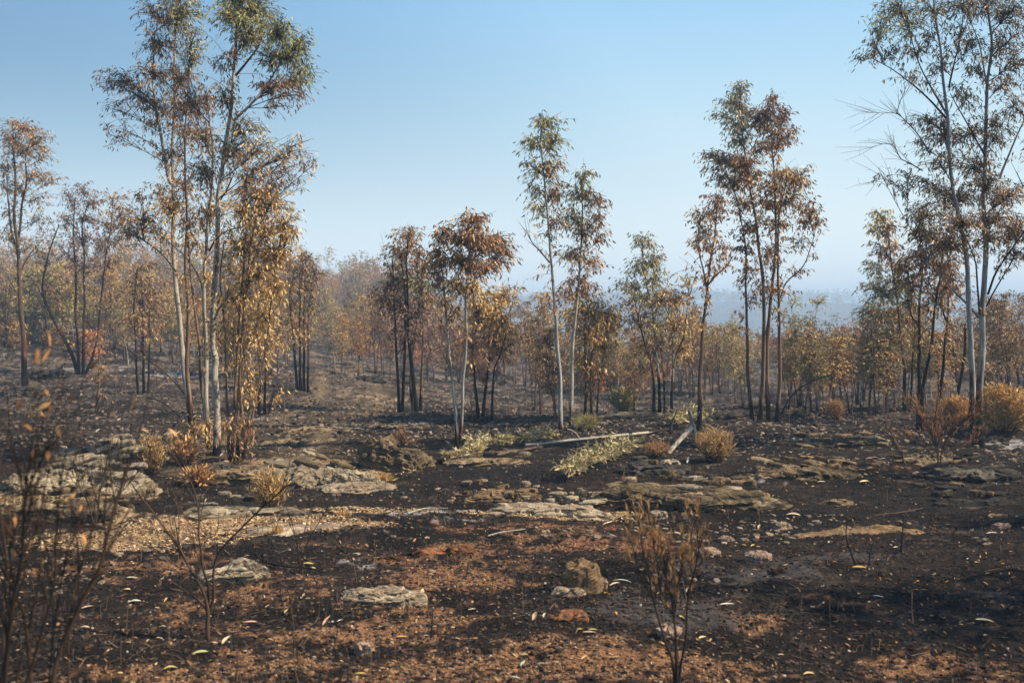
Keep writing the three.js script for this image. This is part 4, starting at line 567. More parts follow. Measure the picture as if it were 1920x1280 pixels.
hero({ label: 'tallest tree on the right, two white trunks with charred feet', base: [1835, 838], bark: 'pale', char: .72, pal: 'dark', seed: 44, deep: 1.1, leaves: .92,
  stems: [{ p: [[1832, 838], [1827, 810], [1824, 772], [1825, 722], [1822, 672], [1820, 622], [1819, 572], [1815, 505], [1810, 467], [1800, 417], [1791, 367], [1786, 330], [1781, 285], [1778, 223], [1771, 152], [1766, 94], [1761, 66], [1754, 23], [1750, -40]], w: 13, w1: 3, bark: 'grey', spread: .1 }, { p: [[1840, 838], [1837, 785], [1839, 735], [1842, 685], [1845, 635], [1844, 592], [1845, 560], [1847, 517], [1850, 467], [1847, 417], [1844, 367], [1846, 330], [1847, 280], [1849, 245], [1852, 164], [1859, 94], [1855, 35], [1858, -40]], w: 15, w1: 3.5, bark: 'grey', spread: .1 },
    { p: [[1836, 596], [1818, 572], [1797, 550], [1767, 517], [1740, 485], [1722, 450], [1700, 415]], w: 4.5, w1: 1.5, branch: 1, bark: 'grey' }, { p: [[1837, 590], [1835, 540], [1830, 492], [1817, 460], [1800, 420]], w: 4.5, w1: 2, branch: 1, bark: 'dark' }, { p: [[1853, 552], [1868, 515], [1885, 487], [1920, 435], [1950, 380]], w: 5, w1: 2, branch: 1, bark: 'dark' }, { p: [[1850, 575], [1875, 530], [1905, 480]], w: 3.5, w1: 1.5, branch: 1, bark: 'dark' }, { p: [[1875, 335], [1888, 300], [1911, 246], [1935, 200]], w: 5, w1: 2, branch: 1, bark: 'grey' },
    { p: [[1778, 225], [1759, 205], [1729, 173], [1700, 148], [1672, 127], [1640, 110]], w: 4.5, w1: 1.2, branch: 1, bark: 'dark' }, { p: [[1777, 215], [1743, 159], [1726, 122], [1710, 70]], w: 4, w1: 1.5, branch: 1, bark: 'dark' }, { p: [[1847, 290], [1820, 240], [1795, 200], [1782, 175]], w: 4, w1: 1.5, branch: 1, bark: 'dark' }, { p: [[1780, 165], [1790, 110], [1803, 60], [1808, 0]], w: 4, w1: 1.5, branch: 1, bark: 'dark' }, { p: [[1852, 160], [1838, 90], [1820, 40], [1812, 0]], w: 4, w1: 1.5, branch: 1, bark: 'grey' }],
  clumps: [[1682, 10, 42, 28, 250, 'olive'], [1655, 45, 28, 28, 150, 'olive'], [1702, 50, 38, 28, 170, 'olive'], [1640, 85, 28, 16, 66], [1620, 115, 20, 14, 46], [1670, 100, 32, 18, 80], [1720, 95, 28, 22, 90], [1750, 20, 38, 24, 150, 'olive'], [1745, 70, 22, 22, 54], [1710, 145, 22, 16, 50], [1760, 125, 22, 18, 54], [1800, 10, 38, 28, 200], [1805, 60, 30, 26, 90], [1850, 10, 38, 28, 220], [1900, 20, 38, 38, 300], [1890, 80, 34, 32, 220, 'brown'], [1822, 90, 32, 28, 130], [1905, 120, 22, 34, 150, 'brown'], [1830, 130, 28, 22, 80], [1880, 160, 28, 22, 90, 'brown'], [1820, 180, 28, 22, 74], [1795, 165, 20, 18, 40], [1900, 200, 28, 36, 130], [1870, 230, 22, 28, 80], [1740, 230, 38, 22, 170, 'brown'], [1770, 255, 38, 28, 210, 'brown'], [1720, 270, 18, 14, 46], [1820, 250, 38, 28, 170, 'brown'], [1870, 260, 28, 28, 120], [1760, 300, 38, 22, 150], [1822, 310, 42, 28, 240, 'brown'], [1700, 335, 24, 22, 80], [1740, 345, 38, 22, 190], [1652, 325, 13, 13, 25], [1792, 370, 46, 28, 330, 'brown'], [1850, 350, 38, 28, 230], [1892, 370, 38, 28, 280, 'goldbrown'], [1740, 400, 42, 28, 270], [1802, 420, 46, 28, 330, 'goldbrown'], [1862, 412, 42, 28, 310, 'goldbrown'], [1905, 430, 34, 32, 280, 'goldbrown'], [1730, 440, 28, 22, 130], [1782, 460, 42, 22, 200, 'goldbrown'], [1852, 450, 38, 22, 180, 'goldbrown'], [1902, 480, 28, 22, 120], [1955, 90, 45, 90, 400], [1960, 300, 45, 100, 420, 'brown'], [1960, 430, 40, 40, 160]],
  bare: [{ p: [[1745, 290], [1724, 255], [1700, 228], [1682, 213], [1655, 212], [1630, 210]], w: 3.2, len: .7, dens: 2 }, { p: [[1730, 320], [1705, 305], [1690, 298], [1675, 272], [1655, 270], [1637, 276]], w: 3, len: .6, dens: 2 }, { p: [[1682, 213], [1690, 185], [1700, 172]], w: 2, len: .5, dens: 2 }, { p: [[1705, 375], [1680, 345], [1660, 335], [1640, 340]], w: 2.5, len: .6, dens: 2 }, { p: [[1920, 350], [1908, 325], [1900, 310]], w: 3, len: .4 }, { p: [[1846, 592], [1855, 583], [1860, 578]], w: 4, len: .05, dens: 0 }] });

// ---------------------------------------------------------------- the thickets: one tree of each kind, then copies
const PROTO = {};
function proto(key, { pal, pal2, bark, h = 5.5, stems = 3, crownFrom = .34, wide = .19, clumps = 17, leaves = 135, seed, far }) {
  rnd = mulberry(seed); const root = new THREE.Group(); root.name = 'thicket_tree'; const st = [], cl = [];
  for (let i = 0; i < stems; i++) {
    const a = rnd() * 6.28, sp = h * wide * (.3 + .7 * rnd()), top = h * rr(.8, 1), pts = []; for (let k = 0; k <= 5; k++) { const t = k / 5; pts.push(V(Math.cos(a) * (.05 + sp * Math.pow(t, 1.4)) + gauss() * .05, top * t - (k ? 0 : .12), Math.sin(a) * (.05 + sp * Math.pow(t, 1.4)) + gauss() * .05)); }
    st.push({ pts, r0: h * rr(.005, .008), r1: .006, bark: i % 3 === 2 ? 'brown' : bark, char: rr(.1, .5) });
    const n = Math.ceil(clumps / stems); for (let k = 0; k < n; k++) { const t = crownFrom + (1 - crownFrom) * (k + rnd()) / n, p = pts[Math.min(5, Math.round(t * 5))], w = h * wide * (.42 + .5 * Math.sin(Math.PI * clamp((t - crownFrom) / (1 - crownFrom) * .85 + .12))); cl.push({ c: V(p.x + gauss() * w * .8, top * t, p.z + gauss() * w * .8), r: V(w * .75, h * .085, w * .75), n: leaves * (.6 + .8 * rnd()), pal: rnd() < .7 ? pal : pal2 ?? pal }); }
  }
  buildTree(root, st, cl, { fine: false, sides: 5, step: .35, leafLen: far ? .34 : .13, leafWid: far ? .11 : .04, twigR: .007, twigShare: far ? .5 : .8, scaleR: 1.4, per: far ? 9 : 6 });
  root.userData = { category: 'tree' }; PROTO[key] = { root, h, used: 0 };
}
proto('gold', { pal: 'gold', pal2: 'tan', bark: 'brown', seed: 101 });
proto('gold2', { pal: 'gold', pal2: 'yellow', bark: 'red', seed: 102, stems: 4, wide: .24 });
proto('rust', { pal: 'goldbrown', pal2: 'rust', bark: 'brown', seed: 103 });
proto('brown', { pal: 'brown', pal2: 'tan', bark: 'brown', seed: 104, stems: 4 });
proto('purple', { pal: 'purple', pal2: 'tan', bark: 'brown', seed: 105, stems: 3, leaves: 130 });
proto('olive', { pal: 'olive', pal2: 'yellow', bark: 'grey', seed: 106, stems: 2, wide: .2 });
proto('olive2', { pal: 'olive', pal2: 'goldbrown', bark: 'brown', seed: 107, stems: 4, wide: .26 });
proto('yellow', { pal: 'yellow', pal2: 'olive', bark: 'grey', seed: 108, stems: 3, crownFrom: .3, wide: .22 });
proto('green', { pal: 'green', pal2: 'yellow', bark: 'grey', seed: 109, stems: 3, crownFrom: .15, wide: .3, clumps: 15 });
proto('dead', { pal: 'brown', bark: 'dark', seed: 110, stems: 5, leaves: 26, clumps: 10 });
proto('thin', { pal: 'olive', pal2: 'tan', bark: 'pale', seed: 111, stems: 1, wide: .2, clumps: 12, leaves: 170, crownFrom: .4 });
proto('thin2', { pal: 'gold', pal2: 'tan', bark: 'red', seed: 112, stems: 2, wide: .16, clumps: 14, leaves: 170, crownFrom: .35 });
proto('thin3', { pal: 'purple', pal2: 'goldbrown', bark: 'brown', seed: 113, stems: 2, wide: .16, clumps: 12, leaves: 150, crownFrom: .35 });
const LOOK = { gold: 'golden', gold2: 'bushy golden', rust: 'rusty', brown: 'dark brown', purple: 'purple-brown', olive: 'slim olive-green', olive2: 'olive-brown', yellow: 'pale yellow-green', green: 'leafy green', dead: 'nearly bare', thin: 'thin pale-stemmed', thin2: 'thin gold-leaved', thin3: 'thin purplish' };
const ORD = ['first', 'second', 'third', 'fourth', 'fifth', 'sixth', 'seventh', 'eighth', 'ninth', 'tenth', 'eleventh', 'twelfth', 'thirteenth', 'fourteenth', 'fifteenth', 'sixteenth', 'seventeenth', 'eighteenth', 'nineteenth', 'twentieth', 'twenty-first', 'twenty-second', 'twenty-third', 'twenty-fourth', 'twenty-fifth', 'twenty-sixth', 'twenty-seventh', 'twenty-eighth'];
rnd = mulberry(500);
function thicket(where, group, list, more) {                              // list: [foot x, foot y, top y, kind, width factor]
  const [n, x0, x1, y0, y1, t0, t1] = more; for (let i = 0; i < n; i++) list.push([Math.round(lerp(x0, x1, (i + rnd()) / n)), Math.round(rr(y0, y1)), Math.round(rr(t0, t1)), pick(['thin', 'thin2', 'thin3', 'thin', 'olive', 'yellow', 'dead']), rr(.7, 1)]);
  list.sort((a, b) => a[0] - b[0]);
  list.forEach(([px, py, top, kind, wf = 1], i) => {
    const P = PROTO[kind], p = ground(px, py), D = -p.z, sy = (py - top) * D / F / P.h, sx = clamp(sy, .55, 1.6) * wf * rr(.85, 1.15), label = `${LOOK[kind]} tree, ${ORD[i]} from the left ${where}`;
    if (!P.used++) { const r = P.root; r.name = numbered('thicket_tree'); scene.add(r); r.position.copy(p); r.rotation.y = rr(0, 6.28); r.scale.set(sx, sy, sx); tag(r, label, 'tree', group); }
    else dup(P.root, label, p, rr(0, 6.28), sx, sy, group);
  });
}
thicket('along the top of the left slope', 'trees along the top of the left slope', [
  [2, 628, 470, 'dead', .8], [45, 642, 488, 'green', 1.35], [92, 646, 486, 'green', 1.35], [140, 652, 492, 'yellow', 1.35], [262, 660, 500, 'yellow', 1.35], [14, 640, 500, 'olive2'], [32, 636, 492, 'yellow'], [58, 644, 486, 'green'], [80, 640, 500, 'green'], [104, 648, 480, 'yellow'], [120, 650, 495, 'gold'], [170, 652, 500, 'yellow'], [192, 655, 490, 'gold'], [215, 655, 470, 'rust', .8], [236, 658, 500, 'gold2'], [300, 660, 512, 'rust'], [318, 664, 540, 'gold'], [335, 668, 555, 'purple']], [10, 0, 330, 634, 656, 480, 540]);
thicket('behind the tall left group', 'trees behind the tall left group', [
  [205, 668, 480, 'gold', .8], [232, 672, 520, 'brown', .8], [330, 672, 500, 'brown', .8], [352, 680, 560, 'gold2'], [375, 690, 520, 'purple', .8], [420, 690, 540, 'brown'], [438, 700, 520, 'rust'], [462, 700, 560, 'gold'], [478, 702, 545, 'gold2', .8], [505, 706, 540, 'gold2'], [522, 704, 520, 'purple', .8], [538, 690, 560, 'gold'], [428, 668, 560, 'purple'], [492, 674, 550, 'rust'], [400, 664, 556, 'gold']], [8, 200, 540, 664, 690, 530, 580]);
thicket('along the hazy track crest', 'hazy trees along the track crest', [
  [596, 648, 520, 'green', .9], [612, 652, 530, 'yellow'], [626, 655, 565, 'gold'], [578, 655, 540, 'yellow'], [645, 662, 560, 'gold2'], [662, 664, 535, 'olive', .9], [676, 676, 555, 'rust'], [690, 690, 535, 'gold', .9], [704, 700, 530, 'rust', .8], [718, 704, 545, 'purple'], [653, 690, 580, 'brown', .8], [640, 700, 575, 'gold', .7], [672, 706, 580, 'rust', .7], [730, 712, 560, 'brown', .8], [752, 710, 570, 'purple', .8], [800, 716, 560, 'brown'], [815, 720, 580, 'purple']], [9, 590, 820, 655, 708, 545, 590]);
thicket('behind the two centre trees', 'trees behind the two centre trees', [
  [838, 712, 560, 'purple'], [860, 716, 585, 'rust'], [875, 708, 560, 'dead'], [930, 712, 580, 'rust'], [948, 716, 570, 'brown'], [965, 720, 590, 'gold'], [985, 724, 545, 'rust', .9], [1000, 770, 555, 'rust', .7], [1015, 776, 560, 'brown', .7], [1030, 740, 525, 'gold', .9], [1044, 790, 600, 'brown', .8], [1062, 730, 560, 'rust'], [1128, 735, 575, 'gold', .9], [1142, 728, 600, 'yellow'], [1155, 740, 600, 'gold2', .8], [1175, 752, 620, 'gold2', .7], [1190, 770, 640, 'brown', .6], [910, 700, 570, 'purple'], [1090, 720, 565, 'brown']], [8, 830, 1180, 700, 745, 555, 610]);
thicket('between forked tree and tall cluster', 'trees between the forked tree and the tall cluster', [
  [1200, 730, 600, 'brown'], [1218, 725, 600, 'gold'], [1275, 735, 560, 'gold2', .9], [1290, 728, 590, 'rust'], [1300, 745, 560, 'gold2', .9], [1335, 740, 600, 'rust', .9], [1350, 738, 600, 'rust'], [1365, 750, 590, 'yellow', .9], [1380, 756, 600, 'gold'], [1395, 760, 620, 'yellow', .8], [1322, 722, 590, 'olive2'], [1250, 720, 575, 'purple']], [10, 1190, 1400, 715, 750, 560, 620]);
thicket('right of the tall cluster', 'trees right of the tall cluster', [
  [1478, 770, 600, 'rust', .8], [1490, 764, 600, 'yellow', .9], [1508, 770, 540, 'yellow', .9], [1522, 775, 600, 'olive2', .8], [1535, 772, 625, 'yellow'], [1550, 778, 610, 'gold', .8], [1562, 760, 625, 'rust', .9], [1580, 768, 600, 'olive2'], [1595, 775, 600, 'rust', .8], [1610, 770, 545, 'olive'], [1628, 778, 560, 'olive2'], [1645, 775, 620, 'gold', .8], [1515, 745, 610, 'gold'], [1660, 776, 600, 'brown', .8], [1600, 745, 600, 'rust']], [9, 1470, 1660, 735, 772, 575, 630]);
thicket('in the wood at the right edge', 'trees at the right edge', [
  [1680, 760, 540, 'olive2'], [1740, 768, 560, 'olive', .9], [1765, 770, 600, 'gold', .8], [1800, 760, 560, 'olive2'], [1862, 752, 545, 'olive2', .9], [1885, 756, 540, 'rust', .9], [1900, 760, 530, 'brown', .9], [1915, 755, 560, 'olive2'], [1872, 740, 560, 'purple'], [1932, 770, 520, 'rust'], [1722, 745, 550, 'gold'], [1860, 775, 620, 'brown', .7]], [8, 1680, 1920, 735, 770, 540, 610]);
{ // just out of frame on the right: trees whose crowns shade the near right corner
  for (const [x, z, s, kind, label] of [[6.6, -6.1, 1.0, 'olive2', 'olive-brown tree just beyond the right edge, shading the near corner'], [8.3, -8.6, .8, 'brown', 'dark brown tree just beyond the right edge, farther back']]) dup(PROTO[kind].root, label, onGround(x, z), 1.3, s * .8, s, 'trees just beyond the right edge');
}
{ // low scorched growth between the trunks of the thickets
  proto('brush', { pal: 'goldbrown', pal2: 'purple', bark: 'brown', h: 1.6, stems: 4, seed: 130, leaves: 60, clumps: 16, crownFrom: .08, wide: .5 });
  rnd = mulberry(321); const geo = mergeGeometries(PROTO.brush.root.children.filter((c) => c.name !== 'trunk').map((c) => c.geometry)), spots = [];
  while (spots.length < 1500) { const a = rr(-.6, .6), d = rr(36, 100), x = Math.sin(a) * d, z = -Math.cos(a) * d; if (fbm2(x * .09 + 4, z * .09, 2) + S(d, 36, 75) * .55 < .24 + .5 * S(5 - Math.abs(x + d * .2), 0, 4)) continue; spots.push([x, z]); }
  const o = new THREE.InstancedMesh(geo, M.leaf, spots.length), q = new THREE.Matrix4(), tint = [[1.3, 1, .8], [1, .9, .85], [1.1, 1.15, .8], [1.5, 1.1, .95], [.7, .65, .65]];
  spots.forEach(([x, z], i) => { const s = rr(.35, 1.05); q.compose(onGround(x, z), new THREE.Quaternion().setFromAxisAngle(UP, rnd() * 6.28), V(s, s * rr(.7, 1.3), s)); o.setMatrixAt(i, q); o.setColorAt(i, new THREE.Color().setRGB(...pick(tint))); });
  o.name = 'undergrowth'; o.castShadow = o.receiveShadow = true; tag(o, 'low scorched undergrowth between the trunks of the thickets', 'undergrowth', null, 'stuff'); scene.add(o);
}
{ // the far wood: down in the valley and up to the ridge, one mass
  proto('far', { pal: 'olive', pal2: 'gold', bark: 'brown', seed: 120, stems: 2, leaves: 30, clumps: 12, crownFrom: .25, wide: .27, far: true });
  proto('wood', { pal: 'goldbrown', pal2: 'olive', bark: 'brown', seed: 121, stems: 3, leaves: 130, clumps: 15, crownFrom: .25, wide: .25 });
  const tints = [[1.15, .9, .7], [.9, 1, .8], [1, 1, 1], [1.2, 1.05, .8], [.8, .75, .75]];
  const src = PROTO.far.root, wood = PROTO.wood.root, geoOf = (r, n) => mergeGeometries(r.children.filter((c) => c.name === n).map((c) => c.geometry)), crown = src.children.find((c) => c.name === 'crown').geometry, trunk = mergeGeometries(src.children.filter((c) => c.name === 'trunk').map((c) => c.geometry));
  rnd = mulberry(900); const spots = [];
  while (spots.length < 9000) {
    const a = rr(-.62, .62), d = Math.pow(rr(Math.sqrt(92), Math.sqrt(760)), 2), x = Math.sin(a) * d, z = -Math.cos(a) * d; if (fbm2(x * .03, z * .03, 2) < -.25 && d < 260) continue;
    spots.push([x, z, d]);
  }
  for (const [name, geo, m, lab, d0, d1] of [['far_wood_foliage', crown, M.leaf, 'hazy scorched wood covering the far side of the valley and the ridge', 260, 9e9], ['valley_wood_foliage', geoOf(wood, 'crown'), M.leaf, 'scorched wood filling the near side of the valley', 0, 260], ['valley_wood_trunks', geoOf(wood, 'trunk'), M.bark, 'thin trunks of the wood on the near side of the valley', 0, 260], ['far_wood_trunks', trunk, M.bark, 'thin trunks of the hazy wood beyond the valley', 260, 420]]) {
    const near = spots.filter((s) => s[2] >= d0 && s[2] < d1), cat = 'wood', o = new THREE.InstancedMesh(geo, m, near.length), q = new THREE.Matrix4();
    near.forEach(([x, z, d], i) => { const k = mulberry(Math.round(x * 31 + z * 7)), s = (.75 + .7 * k()) * (1 + S(d, 260, 800) * .5), t = k() * 6.28; q.compose(onGround(x, z), new THREE.Quaternion().setFromAxisAngle(UP, t), V(s * (1 + S(d, 300, 900) * .5), s, s * (1 + S(d, 300, 900) * .5))); o.setMatrixAt(i, q); const f = tints[Math.floor(k() * 5)], g = .65 + .5 * k(); o.setColorAt(i, new THREE.Color().setRGB(f[0] * g, f[1] * g, f[2] * g)); });
    o.name = name; o.castShadow = o.receiveShadow = true; tag(o, lab, 'wood', null, 'stuff'); scene.add(o);
  }
}

// ---------------------------------------------------------------- shrubs, grass, fallen wood, leaves, debris
function twigBuf(b, pts, r0, r1, col, sides = 4, step = .05) { tube(b, curve(pts, step), (t) => lerp(r0, r1, t), sides, () => col, true); }
function sprout(b, p, dir, len, r, depth, col, tips, spread = .6, kids = 3) {      // a stem that forks
  const q = [p], n = 4; let d = dir.clone();
  for (let i = 1; i <= n; i++) { d = V(d.x + gauss() * .16, d.y + gauss() * .1, d.z + gauss() * .16).normalize(); q.push(q[i - 1].clone().addScaledVector(d, len / n)); }
  tube(b, q, (t) => lerp(r, r * .55, t), depth > 1 ? 5 : 3, () => col, false);
  if (!depth) { tips.push([q[n - 1], q[n], d.clone()]); return; }
  for (let k = 0; k < kids; k++) { const s = q[k === 0 ? n : 1 + Math.floor(rnd() * (n - 1)) + 1] ?? q[n], e = V(d.x + gauss() * spread, d.y + gauss() * spread * .7, d.z + gauss() * spread).normalize(); sprout(b, s.clone(), e, len * rr(.5, .85), r * .55, depth - 1, col, tips, spread, kids); }
}
// stems drawn after the photograph, with side twigs; z of the foot, everything close to that distance
function bareShrub(label, base, z, lines, o = {}) {
  rnd = mulberry(base[0] * 3 + base[1]); const B = z ? at(base[0], base[1], z) : ground(...base), m = -B.z / F, root = thing(o.name ?? 'burnt_shrub', label, 'shrub', B, o.group), tb = new Buf(), fb = new Buf(), lb = new Buf(), col = o.col ?? [.05, .034, .026];
  for (const L of lines) {
    const w = L.w * m / 2 * (o.k ?? 1), deep = rr(-.35, .35) * (o.depth ?? .5), pts = L.p.map(([x, y], k) => at(x, y, B.z + deep * k / L.p.length).sub(B)), c = curve(pts, .04);
    const st = new Buf(); tube(st, c, (t) => lerp(w, Math.max(.0016, w * .3), t), 6, () => [col[0] * rr(.8, 1.25), col[1], col[2]]); part('stem', st.geo(), M.twig, root);
    for (let k = Math.floor(c.length * (L.from ?? .25)); k < c.length; k += 1) for (let j = 0; j < (L.n ?? 1); j++) if (rnd() < (L.dens ?? .5)) {
      const d = c[k].clone().sub(c[k - 1] ?? c[0]).normalize(), e = V(d.x + gauss() * .8, d.y + gauss() * .6 + .15, d.z + gauss() * .8).normalize(), tips = []; sprout(fb, c[k].clone(), e, rr(.06, L.len ?? .28), Math.max(.0014, w * .3), L.fork ?? 1, col, tips, .6, 2);
      if (o.needles) for (const [a, t, dd] of tips) for (let n = 0; n < o.needles; n++) { const f = rnd(), P = a.clone().lerp(t, f * 1.3), D = V(dd.x * .6 + gauss() * .8, dd.y + .5 + gauss() * .4, dd.z * .6 + gauss() * .8).normalize(), C = leafColour(o.pal); leaf(lb, P, D, rr(.03, .065), .0035, C, false, gauss() * .2); }
      if (o.leaves && rnd() < o.leaves) for (const [a, t] of tips) { const C = leafColour(o.pal); leaf(lb, t, V(gauss(), -.5, gauss()).normalize(), rr(.03, .06), .014, C, true, .3); }
    }
  }
  if (fb.n) part('twigs', fb.geo(), M.twig, root).userData.kind = 'stuff'; if (lb.n) part('foliage', lb.geo(), M.leaf, root);
  return root;
}
bareShrub('bare burnt shrub standing alone in the left foreground, casting a shadow to its left', [390, 1200], 0, [
  { p: [[390, 1202], [388, 1175], [389, 1145], [380, 1107], [360, 1072], [345, 1045], [332, 1020], [312, 997], [290, 965], [262, 930]], w: 9, len: .3 }, { p: [[389, 1150], [390, 1100], [380, 1067], [377, 1035], [372, 1005], [372, 960], [360, 910], [340, 880]], w: 6, len: .3 }, { p: [[391, 1150], [400, 1120], [400, 1067], [408, 1040], [422, 1020], [460, 982], [480, 962], [510, 935], [545, 905]], w: 6, len: .22 },
  { p: [[388, 1150], [382, 1135], [350, 1112], [318, 1105], [282, 1105], [235, 1092]], w: 4.5, len: .25 }, { p: [[360, 1072], [330, 1060], [300, 1035], [270, 1020], [240, 1010]], w: 3, len: .25 }, { p: [[332, 1020], [335, 980], [330, 940], [318, 905]], w: 3, len: .22 }, { p: [[400, 1067], [415, 1080], [430, 1062], [440, 1040]], w: 2.5, len: .15 }, { p: [[350, 1112], [320, 1090], [290, 1085], [250, 1060]], w: 3, len: .2 }], { col: [.075, .048, .034] });
bareShrub('blurred leafless bush at the bottom left corner, nearest to the viewer', [60, 1330], -3.5, [
  { p: [[95, 1340], [105, 1240], [150, 1135], [165, 1105], [180, 1080], [195, 1030], [207, 975], [225, 915], [240, 870]], w: 13, len: .4, n: 2 }, { p: [[5, 1340], [12, 1230], [25, 1120], [40, 1040], [45, 960], [38, 890]], w: 12, len: .4, n: 2, dens: .7 }, { p: [[62, 1340], [45, 1160], [25, 1110], [0, 1060], [-30, 1000]], w: 11, len: .4 }, { p: [[30, 1340], [70, 1210], [100, 1100], [105, 1000], [112, 920], [120, 860]], w: 8, len: .4, n: 2, dens: .7 },
  { p: [[130, 1340], [128, 1200], [140, 1100], [172, 1000], [178, 930]], w: 6, len: .35, n: 2, dens: .8 }, { p: [[-10, 1340], [15, 1180], [22, 1020], [60, 900], [85, 850]], w: 7, len: .4, n: 2, dens: .8 }, { p: [[90, 1290], [100, 1180], [120, 1060], [135, 990]], w: 5, len: .3, n: 2, dens: .8 }, { p: [[20, 1320], [60, 1150], [75, 1060], [70, 980], [50, 900], [60, 830]], w: 6, len: .35, n: 2, dens: .8 }, { p: [[10, 1330], [5, 1150], [10, 1050], [-5, 900], [5, 840]], w: 9, len: .35 }], { col: [.05, .034, .025], depth: 1.2, leaves: .14, pal: 'russet', k: .8 });
bareShrub('thin grey twig bush beside the pale outcrop on the left', [175, 985], 0, [{ p: [[178, 985], [185, 940], [190, 900], [205, 870]], w: 3, len: .4, n: 3, dens: .8 }, { p: [[175, 985], [165, 945], [150, 915], [140, 880]], w: 3, len: .4, n: 3, dens: .8 }, { p: [[180, 985], [205, 950], [225, 925], [245, 900]], w: 3, len: .35, n: 3, dens: .7 }], { col: [.07, .056, .045] });
bareShrub('pair of thin burnt stems leaning right behind the long pale slab', [560, 1075], 0, [{ p: [[562, 1078], [558, 1030], [548, 985], [540, 960]], w: 3.2, len: .12 }, { p: [[563, 1076], [575, 1020], [600, 975], [620, 940]], w: 2.6, len: .12 }, { p: [[500, 1065], [503, 1020], [520, 985], [526, 965]], w: 2.4, len: .1 }, { p: [[560, 1030], [572, 990], [580, 960]], w: 1.8, len: .1 }], { col: [.035, .027, .023] });
bareShrub('feathery orange-tipped shrub on thin black stems in the right foreground', [1266, 1300], -5.05, [
  { p: [[1267, 1310], [1260, 1235], [1247, 1200], [1235, 1160], [1225, 1122], [1215, 1070], [1205, 1030], [1200, 985]], w: 6, from: .5, n: 2, dens: .8, len: .16 }, { p: [[1268, 1310], [1267, 1185], [1262, 1150], [1260, 1122], [1250, 1092], [1248, 1060]], w: 7, from: .55, n: 3, dens: .7, len: .15 }, { p: [[1270, 1310], [1277, 1247], [1286, 1197], [1290, 1122], [1300, 1080], [1310, 1035], [1308, 1000]], w: 6, from: .55, n: 2, dens: .8, len: .14 }, { p: [[1225, 1122], [1212, 1100], [1195, 1060], [1190, 1020]], w: 3, from: .3, n: 2, dens: .8, len: .13 }, { p: [[1260, 1122], [1275, 1085], [1280, 1050]], w: 3, from: .2, n: 4, dens: .8, len: .13 }, { p: [[1240, 1110], [1232, 1060], [1225, 1020]], w: 2.5, from: .3, n: 4, dens: .8, len: .13 }],
  { col: [.035, .025, .02], needles: 8, pal: 'goldbrown', depth: .5 });
bareShrub('wispy russet shrub on bare stems before the right-hand dark trunks', [1762, 890], 0, [{ p: [[1760, 890], [1758, 850], [1745, 810], [1725, 780]], w: 3, from: .35, n: 5, dens: .8, len: .3 }, { p: [[1763, 890], [1768, 840], [1790, 805], [1815, 785]], w: 3, from: .35, n: 5, dens: .8, len: .3 }, { p: [[1761, 890], [1760, 830], [1762, 790], [1765, 770]], w: 3, from: .4, n: 5, dens: .8, len: .3 }, { p: [[1758, 860], [1735, 840], [1715, 830]], w: 2, from: .3, n: 4, dens: .7, len: .25 }, { p: [[1766, 850], [1800, 835], [1815, 825]], w: 2, from: .3, n: 4, dens: .7, len: .25 }], { col: [.09, .055, .04], needles: 5, pal: 'russet', depth: 1.2 });
bareShrub('dead leaning shrub with fanned bare branches left of the wispy russet shrub', [1698, 872], 0, [{ p: [[1698, 873], [1685, 835], [1668, 815], [1645, 795], [1630, 780]], w: 4.5, len: .3, n: 2 }, { p: [[1690, 850], [1675, 820], [1665, 790], [1655, 765]], w: 3, len: .3 }, { p: [[1694, 860], [1692, 830], [1700, 800]], w: 2.5, len: .25 }, { p: [[1672, 818], [1650, 812], [1630, 805]], w: 2.5, len: .2 }], { col: [.11, .075, .055] });
for (const [label, base, p] of [
  ['bent black stick standing in ash in front of the half-buried slab', [1606, 1061], [[1606, 1062], [1596, 1035], [1588, 1010], [1588, 985], [1592, 975]]], ['short black stick just right of the bent one', [1631, 1060], [[1631, 1061], [1632, 1040], [1640, 1010], [1642, 1000]]], ['straight black stick with a thick foot on the right', [1690, 1035], [[1690, 1036], [1692, 1010], [1694, 985], [1695, 965]]],
  ['crooked black stick near the right edge', [1783, 1076], [[1782, 1076], [1790, 1062], [1797, 1050], [1797, 1042]]], ['upright burnt stem between the feathery shrub and the rubble', [1303, 1052], [[1303, 1053], [1299, 1030], [1296, 1008], [1300, 985], [1330, 940]]], ['thin pale twig standing before the broken pale trunk', [1257, 812], [[1257, 812], [1259, 795], [1265, 780], [1270, 768]]],
  ['thin black stick beside the small white leaf, lower left of centre', [808, 1198], [[808, 1198], [810, 1170], [811, 1145]]], ['short black stick below the curled cream leaf', [975, 1205], [[975, 1207], [978, 1180]]]]) bareShrub(label, base, 0, [{ p, w: 4.5, dens: .06, len: .06 }], { name: 'burnt_stick', col: [.022, .02, .019], group: 'burnt sticks standing in the ash' });
bareShrub('long charred pole leaning to the right beyond the clearing, right of the tall cluster', [1462, 786], 0, [{ p: [[1462, 786], [1478, 752], [1500, 728], [1530, 712], [1572, 700]], w: 4.5, dens: .2, len: .3 }], { name: 'burnt_stick', col: [.03, .026, .024] });

